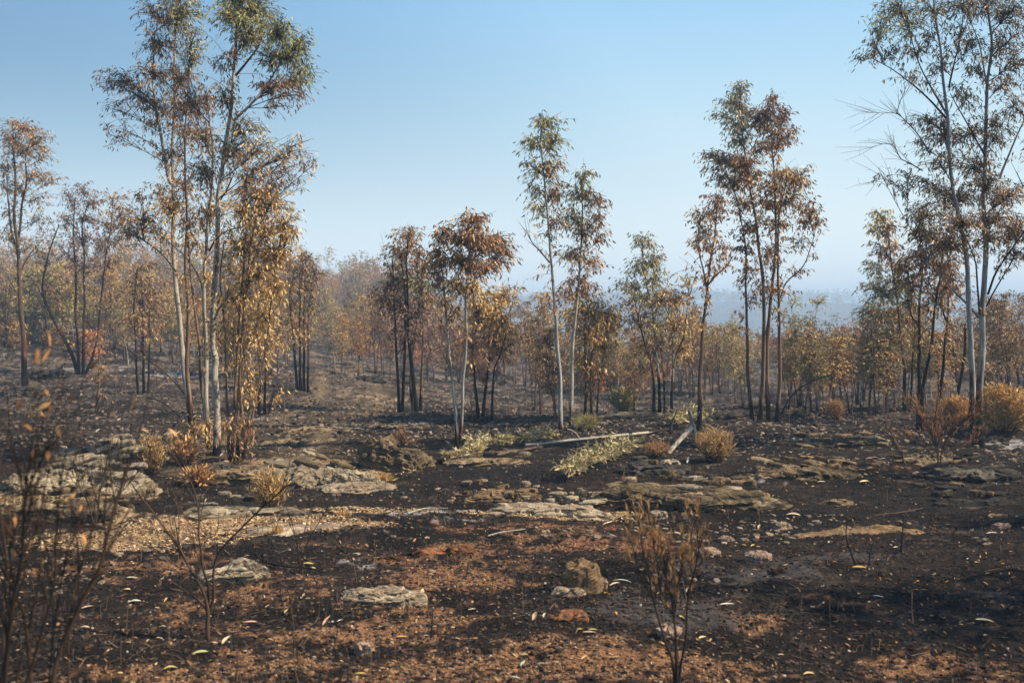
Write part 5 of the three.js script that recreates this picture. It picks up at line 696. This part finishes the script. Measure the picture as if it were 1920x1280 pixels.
function tuft(name, label, cat, px, py, wp, hp, n, pal, o = {}) {   // round bush of fine stems and needles, or a grass tuft
  rnd = mulberry(px + py * 3); const B = ground(px, py), m = -B.z / F, root = thing(name, label, cat, B, o.group), tb = new Buf(), lb = new Buf(), R = wp * m / 2, Hh = hp * m;
  for (let i = 0; i < n; i++) {
    const a = rnd() * 6.283, q = Math.sqrt(rnd()) * (.62 + .55 * n2(Math.cos(a) * 1.7 + px, Math.sin(a) * 1.7 + 3) + .15 * rnd()), el = o.grass ? rr(.5, 1) : 1, tip = V(Math.cos(a) * R * q * rr(.8, 1.25), Hh * (.3 + .7 * Math.sqrt(1 - q * q * .9)) * rr(.45, 1.12), Math.sin(a) * R * q * rr(.8, 1.2)), foot = V(Math.cos(a) * R * q * .3 + gauss() * .05, -.02, Math.sin(a) * R * q * .3 + gauss() * .05);
    foot.y = H(foot.x + B.x, foot.z + B.z) - B.y - .01; const mid = foot.clone().lerp(tip, .5).add(V(gauss() * .05, .04, gauss() * .05)), c = curve([foot, mid, tip], .07);
    if (o.grass) { for (let k = 0; k < 4; k++) { const D = tip.clone().sub(foot).normalize(); D.x += gauss() * .45; D.z += gauss() * .45; D.normalize(); leaf(lb, foot.clone().add(V(gauss() * .05, 0, gauss() * .05)), D, tip.distanceTo(foot) * rr(.5, 1), o.wid ?? .008, leafColour(pal), true, gauss() * .4); } continue; }
    tube(tb, c, (t) => lerp(.0035, .0012, t), 3, () => [.05, .035, .026], false);
    for (let k = 0; k < (o.needles ?? 16); k++) { const P = c[Math.min(c.length - 1, Math.floor((.35 + .65 * rnd()) * c.length))].clone().add(V(gauss() * .03, gauss() * .03, gauss() * .03)), D = tip.clone().sub(mid).normalize().multiplyScalar(.6).add(V(gauss() * 1.2, gauss() * .9 + .1, gauss() * 1.2)).normalize(); leaf(lb, P, D, (o.len ?? .07) * rr(.6, 1.3), o.wid ?? .006, leafColour(pal), !!o.fine, gauss() * .3); }
  }
  if (tb.n) part('stems', tb.geo(), M.twig, root).userData.kind = 'stuff'; part('foliage', lb.geo(), M.leaf, root); return root;
}
tuft('scorched_bush', 'round golden bush with fine foliage in front of the broken pale trunk', 'bush', 1338, 868, 92, 58, 360, 'straw');
tuft('scorched_bush', 'round golden bush behind the pale outcrop on the left', 'bush', 284, 890, 70, 70, 260, 'straw', { len: .06 });
tuft('scorched_bush', 'low rusty bush at the foot of the broken pale trunk', 'bush', 1232, 856, 66, 24, 120, 'goldbrown');
tuft('scorched_bush', 'yellow-gold wiry bush in front of the striped ledge', 'bush', 505, 956, 100, 70, 130, 'straw', { needles: 12 });
tuft('scorched_bush', 'large glossy golden bush at the right edge behind the twin trunks', 'bush', 1880, 816, 150, 86, 300, 'gold', { len: .075, wid: .022, fine: true, needles: 34 });
tuft('scorched_bush', 'golden bush seen left of the twin trunks, behind the black snag', 'bush', 1795, 800, 70, 52, 160, 'gold', { len: .075, wid: .022, fine: true, needles: 30 });
tuft('scorched_bush', 'small tan bush far right of the tall cluster', 'bush', 1566, 786, 40, 32, 120, 'goldbrown', { len: .1 });
tuft('scorched_bush', 'thin reddish bush on the slope behind the mossy boulder', 'bush', 755, 838, 44, 34, 60, 'rust', { needles: 10 });
tuft('scorched_bush', 'dull green-brown low bush behind the white fallen trunk', 'bush', 1100, 806, 60, 22, 120, 'olive', { len: .1 });
tuft('scorched_bush', 'brown bush with drooping leaves under the olive-gold forked tree', 'bush', 1170, 772, 70, 40, 110, 'olive', { len: .12, wid: .03, fine: true });
tuft('scorched_bush', 'rusty leaf tuft below the left end of the striped ledge', 'bush', 375, 912, 60, 30, 60, 'goldbrown', { len: .09, wid: .026, fine: true });
tuft('scorched_bush', 'bronze leafy sprouts at the foot of the tall left group', 'bush', 345, 872, 60, 40, 70, 'goldbrown', { len: .1, wid: .028, fine: true });
tuft('grass_tuft', 'straw-coloured grass at the foot of the mossy boulder', 'grass tuft', 720, 900, 60, 16, 110, 'gold', { grass: true });
tuft('grass_tuft', 'straw grass tuft on the ledge left of the mossy boulder', 'grass tuft', 640, 965, 50, 14, 80, 'tan', { grass: true });
tuft('grass_tuft', 'dry grass tuft on the sandy strip below the golden wiry bush', 'grass tuft', 520, 1000, 30, 22, 40, 'gold', { grass: true });

// cut leafy branches on the ground
function leafPile(label, pts, n, spread, len, wid, pal, hgt) {
  rnd = mulberry(pts[0][0] * 5); const B = ground(...pts[0]), root = thing('fallen_branch', label, 'branch', B, 'fallen leafy branches'), P = pts.map(([x, y]) => ground(x, y).sub(B).add(V(0, .06, 0))), c = curve(P, .1), b = new Buf(), l = new Buf();
  tube(b, c, (t) => lerp(.016, .006, t), 5, () => [.3, .24, .17]);
  for (let i = 0; i < n / 5; i++) { const tone = rr(.45, 1.1), s = c[Math.floor(rnd() * c.length)], tip = s.clone().add(V(gauss() * spread * 1.25, Math.abs(gauss()) * hgt * rr(.4, 1.5) + .02, gauss() * spread * 1.5)), g = H(tip.x + B.x, tip.z + B.z) - B.y; tip.y = Math.max(tip.y, g + .04); const w = curve([s, s.clone().lerp(tip, .5).add(V(0, .05, 0)), tip], .08); tube(b, w, () => .003, 3, () => [.25, .18, .1], false); for (let k = 0; k < 7; k++) leaf(l, w[Math.floor((.3 + .7 * rnd()) * (w.length - 1))].clone().add(V(gauss() * .04, gauss() * .04, gauss() * .04)), V(gauss() * 1.1, gauss() * .7 + .1, gauss() * .9).normalize(), len * .8 * rr(.5, 1.3), wid * .8 * rr(.6, 1.2), leafColour(pal).map((q) => q * tone), true, gauss() * .9); }
  part('stem', b.geo(), M.twig, root); part('foliage', l.geo(), M.leaf, root);
}
leafPile('heap of pale yellow-green cut leaves in the middle of the clearing', [[1064, 904], [1095, 886], [1125, 872], [1155, 862], [1180, 852]], 1250, .36, .1, .028, 'pale', .34);
leafPile('pale leafy twigs strewn under the white twin-stemmed tree', [[838, 868], [870, 862], [900, 855]], 240, .22, .1, .03, 'pale', .14);
leafPile('pale leafy branch right of the white twin-stemmed tree', [[885, 848], [915, 842], [960, 838]], 380, .25, .11, .034, 'pale', .22);
leafPile('small pale leafy sprays at the left tip of the white fallen trunk', [[990, 834], [1010, 830], [1030, 826]], 200, .24, .11, .034, 'pale', .25);
leafPile('pale leaves hanging round the top of the broken pale trunk', [[1270, 800], [1295, 792], [1325, 790]], 330, .35, .13, .038, 'pale', .5);
function log(name, label, pts, w0, w1, bark, o = {}) { // pts: [px, py, metres above ground]
  const G = pts.map(([x, y, h]) => { const g = ground(x, y + (h ? h * F / 17 : 0)); g.y += (h ?? 0) + .03; return g; }), B = G[0].clone(), root = thing(name, label, 'fallen trunk', B), c = curve(G.map((g) => g.sub(B)), .06), m = -B.z / F, sd = o.seed ?? 3, k = BARK[bark]; rnd = mulberry(sd);
  const b = new Buf(); tube(b, c, (t) => lerp(w0, w1, t) * m / 2 * (1 + .12 * n2(t * 9, sd)), 9, (p, t, a) => { let q = mix3(k.a, k.b, clamp(.5 + fbm2(a * 1.5, t * 14, 2))); if (n2(a * 1.3 + 4, t * 11 + sd) > (o.soot ?? .38)) q = CHAR; if (o.charTo && t > o.charTo + .06 * n2(a * 2, t * 20)) q = [.05, .038, .03]; return q; }); part('trunk', b.geo(), M.bark, root);
  for (const [i, ln] of o.stubs ?? []) { const p = c[Math.floor(i * (c.length - 1))], s = new Buf(); tube(s, curve([p, p.clone().add(V(ln * .4, Math.abs(ln) * .6, .05)), p.clone().add(V(ln, Math.abs(ln) * .9, .1))], .05), (t) => lerp(.02, .008, t), 5, () => k.b); part('branch_stub', s.geo(), M.bark, root); }
}
log('fallen_log', 'long thin white fallen trunk lying across the middle of the clearing', [[985, 838], [1020, 835], [1060, 830], [1100, 826], [1180, 818], [1230, 812], [1292, 800]], 6, 6.5, 'pale', { charTo: .7, stubs: [[.3, -.2], [.55, .18]] });
log('fallen_log', 'dark charred log lying in front of the white fallen trunk', [[850, 866], [900, 858], [960, 850], [1015, 842]], 10, 7, 'brown', { seed: 9, soot: .1 });
{
  rnd = mulberry(5); const B = ground(1258, 850), root = thing('broken_log', 'broken pale trunk with a leaning limb and an upright stump, by the round golden bush', 'fallen trunk', B), k = BARK.pale, A = (x, y, dz = 0) => at(x, y, B.z + dz).sub(B), m = -B.z / F;
  const limb = (name, pts, w0, w1, sd, ends) => { const c = curve(pts, .05), b = new Buf(); tube(b, c, (t) => lerp(w0, w1, t) * m / 2 * (1 + .16 * n2(t * 7, sd) + (ends && t > .9 ? -.5 * n2(t * 60, sd) : 0)), 9, (p, t, a) => { let q = mix3(k.a, k.b, clamp(.5 + fbm2(a * 1.5, t * 9 + sd, 2))); if (n2(a * 1.4 + 4, t * 8 + sd) > .3) q = [.16, .11, .08]; if (n2(a * 1.1, t * 5 + sd * 2) > .42) q = CHAR; return q; }); part(name, b.geo(), M.bark, root); };
  limb('leaning_limb', [A(1253, 851), A(1263, 838, -.1), A(1277, 823, -.25), A(1292, 807, -.4), A(1300, 797, -.5)], 8, 10.5, 2); limb('stump', [A(1303, 812, -.55), A(1299, 797, -.5), A(1296, 782, -.45), A(1292, 768, -.4)], 10, 7, 6, true); limb('branch_stub', [A(1297, 790, -.45), A(1306, 782, -.4), A(1312, 772, -.3)], 4, 2, 9);
}
log('fallen_branch', 'thin dead branch lying right of the half-buried slab', [[1640, 972], [1690, 966], [1730, 958]], 3, 2, 'brown', { seed: 12 });
log('fallen_branch', 'white ash-covered branch on the ground left of centre', [[765, 968], [800, 958], [840, 958]], 4, 2, 'pale', { seed: 13 });
log('fallen_branch', 'thin curved twig lying in the ash in the middle of the foreground', [[915, 1011], [940, 1004], [985, 998]], 3.5, 2, 'pale', { seed: 14 });
log('fallen_branch', 'dark branch lying near the right bottom corner', [[1815, 1092], [1850, 1084], [1885, 1078]], 4, 2, 'char', { seed: 15 });
log('fallen_branch', 'black branch lying in the ash right of the long pale slab', [[490, 1060], [540, 1070], [585, 1072]], 4, 3, 'char', { seed: 16 });

// single fallen leaves near enough to see one by one
const LC = { cream: [.55, .43, .25], white: [.66, .58, .44], yellow: [.46, .36, .11], green: [.33, .34, .15], greygreen: [.4, .42, .3], pink: [.5, .3, .22], tan: [.48, .34, .18], orange: [.5, .27, .07] };
for (const [px, py, L, ang, col, curl, label] of [
  [375, 1228, 30, 20, 'green', .8, 'crumpled yellow-green leaf just below the foot of the bare shrub'], [424, 1208, 26, 60, 'cream', .3, 'slender cream leaf right of the foot of the bare shrub'], [318, 1258, 26, 20, 'yellow', .9, 'curled pale yellow leaf at the bottom below the bare shrub'], [164, 1142, 22, 30, 'tan', .4, 'pale tan leaf on black ash, upper left of the bottom-left corner twigs'], [157, 1181, 20, 15, 'cream', .8, 'bow-shaped pale leaf below the tan leaf on the lower left'], [133, 1161, 13, 5, 'yellow', .3, 'small yellowish leaf between the tan and the bow-shaped leaf'], [113, 1218, 15, -40, 'cream', .3, 'short cream leaf among the bottom-left twigs'], [239, 1208, 12, 0, 'yellow', .2, 'small oval yellow leaf left of the bare shrub\'s shadow tip'], [305, 1178, 13, 10, 'cream', .7, 'small curled leaf beside the shadow of the bare shrub'], [401, 1209, 14, -10, 'cream', .6, 'tiny pale leaf touching the foot of the bare shrub'],
  [246, 1086, 22, -5, 'white', .2, 'white strip of leaf left of the long pale slab'], [237, 1108, 14, 5, 'cream', .3, 'short cream leaf under the white strip'], [251, 1132, 24, 25, 'greygreen', .6, 'grey-green twisted leaf in black ash on the left'], [468, 1170, 28, 10, 'pink', .2, 'pinkish leaf lying flat right of the bare shrub'], [536, 1151, 12, 60, 'yellow', .2, 'small yellow leaf left of the flat grey-tan slab'], [602, 1048, 20, -60, 'cream', .5, 'cream leaf tipped upright behind the black branch'], [668, 1041, 19, -15, 'white', .3, 'bright white leaf by the smaller orange ridge'], [577, 1060, 22, -10, 'yellow', .3, 'yellow-green blade near the end of the black branch'], [583, 1068, 18, -5, 'yellow', .3, 'second yellow-green blade touching the black branch tip'], [791, 1118, 22, 80, 'cream', .3, 'pale leaf leaning on the right end of the flat slab'], [814, 1128, 9, 0, 'yellow', .1, 'tiny round yellow leaf right of the flat slab'],
  [734, 1155, 26, -50, 'green', .3, 'greenish blade below the flat grey-tan slab'], [638, 1167, 14, 40, 'white', .6, 'small white curl left below the flat slab'], [612, 1172, 30, 65, 'pink', .2, 'pink forked strip on the ground left of the orange patch'], [888, 1146, 22, 5, 'white', .8, 'white curled leaf right of the flat slab'], [752, 1198, 24, 5, 'orange', .2, 'orange-yellow leaf above the bottom orange soil'], [800, 1195, 14, -15, 'white', .1, 'oval white leaf on orange soil below the slab'], [675, 1267, 22, 2, 'yellow', .1, 'oval yellow leaf at the bottom edge'], [1166, 1094, 40, -25, 'greygreen', .5, 'large grey-green leaf right of the upright brown stone'], [1158, 1100, 32, 10, 'cream', .9, 'pale curled leaf edge next to the large grey-green leaf'],
  [1112, 1184, 18, 0, 'green', .1, 'oval greenish leaf on grey ash in the centre foreground'], [1106, 1189, 28, -8, 'pink', .2, 'long pinkish leaf lying under the oval greenish leaf'], [1088, 1183, 13, 0, 'yellow', .1, 'small olive leaf left of the oval greenish leaf'], [1003, 1163, 26, 65, 'tan', .6, 'tan leaf standing on edge below the upright stone'], [1021, 1160, 14, 75, 'cream', .9, 'small ring-curled leaf right of the tan standing leaf'], [983, 1231, 15, 5, 'green', .1, 'pale green oval leaf near the bottom centre'], [968, 1253, 22, -50, 'greygreen', .3, 'pale green leaf in the pair at the bottom centre'], [980, 1251, 18, 50, 'greygreen', .3, 'second pale green leaf of the pair at the bottom centre'], [966, 1275, 24, -30, 'greygreen', .2, 'grey-green leaf cut by the bottom edge in the centre'], [1152, 1247, 20, -60, 'cream', .4, 'cream upright leaf on orange soil left of the feathery shrub'],
  [1364, 1136, 30, 5, 'white', .4, 'white wavy leaf above the small orange patch on the right'], [1320, 1199, 22, 15, 'cream', .4, 'pale wavy leaf right of the feathery shrub stems'], [1288, 1112, 14, 70, 'white', .3, 'small white leaf behind the feathery shrub'], [1648, 1122, 22, -45, 'white', .2, 'white slim leaf left of the pair in the right foreground'], [1713, 1113, 18, -65, 'white', .2, 'white slim leaf right of the pair in the right foreground'], [1847, 1168, 32, -45, 'cream', .2, 'broad cream leaf in deep shade near the right edge'], [1865, 1003, 26, -20, 'white', .4, 'white wavy leaf high at the right edge'], [1830, 1011, 14, 0, 'white', .2, 'short white leaf left of the wavy one at the right edge'], [1465, 1231, 12, -10, 'cream', .2, 'small cream leaf near the bottom right of centre'], [1517, 1268, 24, 10, 'tan', .7, 'crumpled tan leaf at the bottom right of centre'], [1680, 1029, 12, 20, 'cream', .6, 'round cream leaf beside the straight black stick'], [1612, 1067, 26, -20, 'orange', .2, 'orange dry leaf at the foot of the short black stick'], [1394, 1025, 14, -40, 'yellow', .3, 'left one of two yellow curls on the rubble'], [1413, 1026, 14, 30, 'yellow', .9, 'right one of two yellow curls on the rubble'], [1146, 984, 34, 20, 'cream', .6, 'forked pale dry twiglet in the centre of the clearing'], [1488, 968, 26, -15, 'cream', .6, 'creased pale leaf behind the lens-shaped grey stone'], [1424, 992, 14, 60, 'cream', .3, 'pale leaf on the left tip of the lens-shaped stone'], [1256, 1002, 14, 0, 'white', .3, 'small white leaf at the back of the feathery shrub'], [1540, 905, 16, 5, 'white', .2, 'white leaf on the slope of the low brown hump'], [1622, 905, 22, 15, 'cream', .4, 'pale leaf at the right foot of the low brown hump'], [1290, 868, 22, 70, 'white', .4, 'white leaf standing in front of the round golden bush']]) {
  rnd = mulberry(px * 11 + py); const p = ground(px, py), m = Math.hypot(p.x, p.z) / F, b = new Buf(), n = groundNormal(p.x, p.z), a = ang * Math.PI / 180, up = Math.abs(ang) > 48 ? .55 : .1, len = L * m * .95, c = LC[col], cv = curl * (rnd() < .45 ? -.35 : .5), twist = gauss() * 1.2;
  const D = V(Math.cos(a), up * Math.sin(Math.abs(a)), -Math.sin(a) * 1.1).normalize(), side = V().crossVectors(n, D).normalize(), nn = V().crossVectors(D, side), wd = len * (col === 'white' || col === 'pink' ? .2 : .34), st = D.clone().multiplyScalar(-len / 2).add(V(0, .012 + Math.max(0, D.y) * len / 2, 0)), N = 7;
  for (let k = 0; k <= N; k++) { const t = k / N, w = wd * Math.pow(Math.sin(Math.PI * clamp(.04 + t * .94)), .8) / 2, bend = Math.abs(cv) * len * .3 * Math.sin(Math.PI * t), sw = cv * .35 * len * Math.sin(t * (3 + 3 * Math.abs(twist))); for (const s of [-1, 0, 1]) { const q = st.clone().addScaledVector(D, len * t).addScaledVector(side, s * w + sw * .4).addScaledVector(nn, bend * .6 + Math.abs(s) * w * .45 + s * w * twist * (t - .4)); const k2 = .85 + .3 * rnd(); b.v(q.x, q.y, q.z, [c[0] * k2, c[1] * k2, c[2] * k2]); } }
  for (let k = 0; k < N; k++) for (let s = 0; s < 2; s++) { const i = k * 3 + s; b.i.push(i, i + 3, i + 1, i + 1, i + 3, i + 4); }
  const o = new THREE.Mesh(b.geo(), M.dryleaf); o.name = numbered('fallen_leaf'); o.position.copy(p); o.castShadow = o.receiveShadow = true; scene.add(o); tag(o, label, 'leaf', 'fallen leaves on the ash');
}

// ---------------------------------------------------------------- what nobody could count: chips, twigs, litter
function scatter(name, label, geo, n, dRange, size, colours, place, material = M.bit) {
  const o = new THREE.InstancedMesh(geo, material, n), q = new THREE.Matrix4(), e = new THREE.Euler(), Q = new THREE.Quaternion(); let i = 0, guard = 0;
  while (i < n && guard++ < n * 30) {
    const a = rr(-.6, .6), d = dRange[0] * Math.pow(dRange[1] / dRange[0], place?.pow ? Math.pow(rnd(), place.pow) : rnd()), x = Math.sin(a) * d, z = -Math.cos(a) * d; if (place?.keep && !place.keep(x, z, d)) continue;
    const s = rr(size[0], size[1]) * (place?.grow ? 1 + d * place.grow : 1), h = H(x, z); if (place?.stand) e.set(gauss() * .5, rnd() * 6.28, gauss() * .5); else e.set(gauss() * (place?.tilt ?? .35), rnd() * 6.28, gauss() * (place?.tilt ?? .35));
    Q.setFromEuler(e); if (!place?.stand) Q.premultiply(new THREE.Quaternion().setFromUnitVectors(UP, groundNormal(x, z, .06)));
    q.compose(V(x, h + s * (place?.lift ?? .1), z), Q, V(s * rr(.6, 1.4), s * rr(.6, 1.3), s * rr(.6, 1.4))); o.setMatrixAt(i, q); const c = pick(colours), k = .7 + .6 * rnd(); o.setColorAt(i, new THREE.Color().setRGB(c[0] * k, c[1] * k, c[2] * k)); i++;
  }
  o.count = i; o.name = name; o.castShadow = o.receiveShadow = true; tag(o, label, 'ground litter', null, 'stuff'); scene.add(o);
}
rnd = mulberry(4242);
const plate = (seed, h) => { const r = mulberry(seed), b = new Buf(), n = 6, T = [], B = []; for (let i = 0; i < n; i++) { const a = (i + r() * .7) / n * 6.283, q = .32 + .3 * r(), k = .75 + .25 * r(); T.push(V(Math.cos(a) * q * k, h * (.6 + .7 * r()), Math.sin(a) * q * k)); B.push(V(Math.cos(a) * q, -h, Math.sin(a) * q)); } const C = V(0, h * 1.15, 0), tri = (...p) => { for (const q of p) b.i.push(b.v(q.x, q.y, q.z, [1, 1, 1])); }; for (let i = 0; i < n; i++) { const j = (i + 1) % n; tri(C, T[j], T[i]); tri(T[i], T[j], B[j]); tri(T[i], B[j], B[i]); } return b.geo(); };
const chip = plate(5, .22), shard = plate(12, .13);
const stick = (() => { const b = new Buf(); tube(b, [V(-.5, 0, 0), V(-.15, .03, .02), V(.2, 0, -.03), V(.5, .02, .02)], (t) => .03 - .014 * t, 4, () => [1, 1, 1]); return b.geo(); })();
const blade = (() => { const b = new Buf(); const P = [[-.5, 0, 0], [-.2, .05, .13], [-.2, .05, -.13], [.2, .04, .11], [.2, .04, -.11], [.5, -.03, 0]].map((p) => b.v(...p, [1, 1, 1])); b.i.push(P[0], P[1], P[2], P[1], P[3], P[4], P[1], P[4], P[2], P[3], P[5], P[4]); return b.geo(); })();
const stalk = (() => { const b = new Buf(); tube(b, [V(0, -.1, 0), V(.03, .4, .02), V(-.02, 1, 0)], (t) => .018 - .01 * t, 4, () => [1, 1, 1]); return b.geo(); })();
scatter('ash_clods', 'black and grey clods of burnt soil over the near ground', chip, 60000, [3.8, 26], [.008, .034], [[.014, .012, .011], [.026, .02, .017], [.045, .034, .028], [.012, .011, .011], [.07, .052, .041], [.07, .037, .021]], { lift: .06, tilt: .6 });
scatter('charred_twigs', 'short charred twigs and stalks strewn over the ash', stick, 17000, [3.8, 30], [.03, .12], [[.018, .015, .014], [.03, .023, .019], [.06, .042, .032], [.1, .07, .05], [.024, .02, .018]], { lift: .05, tilt: .3 });
scatter('soil_crumbs', 'orange and tan crumbs of bare soil on the near ground', chip, 9000, [3.8, 14], [.007, .024], [[.24, .125, .06], [.19, .1, .05], [.18, .12, .075], [.3, .19, .1]], { lift: .06, keep: (x, z) => { const c = groundColour(x, z); return c[0] > .12; } });
scatter('pale_flecks', 'pale flecks of ash and bleached chips on the ground', chip, 1500, [4, 40], [.006, .018], [[.45, .4, .34], [.34, .29, .23], [.38, .3, .2]], { lift: .1, grow: .03 });
scatter('leaf_litter', 'small scorched leaves littering the ground', blade, 7500, [4, 34], [.018, .05], [[.3, .17, .075], [.2, .11, .05], [.4, .28, .14], [.12, .07, .04], [.16, .095, .05]], { lift: .12, tilt: .5, grow: .012 });
scatter('leaf_litter_patch', 'drift of tan dry leaves on the sandy shelf on the left', blade, 5000, [7, 13], [.025, .055], [[.42, .27, .13], [.5, .36, .2], [.34, .19, .08], [.55, .42, .26]], { lift: .1, tilt: .5, keep: (x, z) => { for (const p of PATCH) if (p.col === SAND || p.col === STRAW) if (((x - p.x) / p.rx) ** 2 + ((z - p.z) / p.rz) ** 2 < 1.2 + .8 * n2(x * 3, z * 3)) return true; return false; } });
scatter('burnt_stubble', 'thin burnt stalks standing in the ash', stalk, 2200, [4.5, 34], [.05, .18], [[.03, .025, .022], [.06, .045, .035], [.12, .08, .055]], { stand: true, lift: 0 });
scatter('stone_rubble', 'small broken plates of schist strewn about the ledges', shard, 1500, [7.5, 22], [.02, .075], [[.17, .125, .085], [.22, .165, .11], [.12, .09, .06], [.24, .16, .11], [.06, .05, .042]], { lift: .08, tilt: .4, keep: (x, z) => fbm2(x * .45 + 20, z * .6, 2) > .12 });
scatter('slope_rubble', 'clods, ash lumps and burnt tussocks on the far slopes', chip, 16000, [16, 75], [.03, .11], [[.03, .025, .022], [.07, .052, .04], [.14, .1, .07], [.02, .018, .018], [.2, .15, .105]], { lift: .1, tilt: .5 });
scatter('slope_stubble', 'thin burnt stalks and saplings on the far slopes', stalk, 2600, [18, 85], [.1, .42], [[.06, .048, .042], [.1, .075, .06], [.17, .12, .09]], { stand: true, lift: 0, pow: .8 });
scatter('pale_straw', 'flattened pale straw and bark shreds on the mid slopes', blade, 14000, [14, 65], [.035, .085], [[.22, .17, .12], [.17, .125, .085], [.28, .225, .17], [.13, .09, .065]], { lift: .06, tilt: .25, grow: .035, keep: (x, z) => fbm2(x * .5 + 3, z * 1.6, 2) > -.05 });

renderer.render(scene, camera);
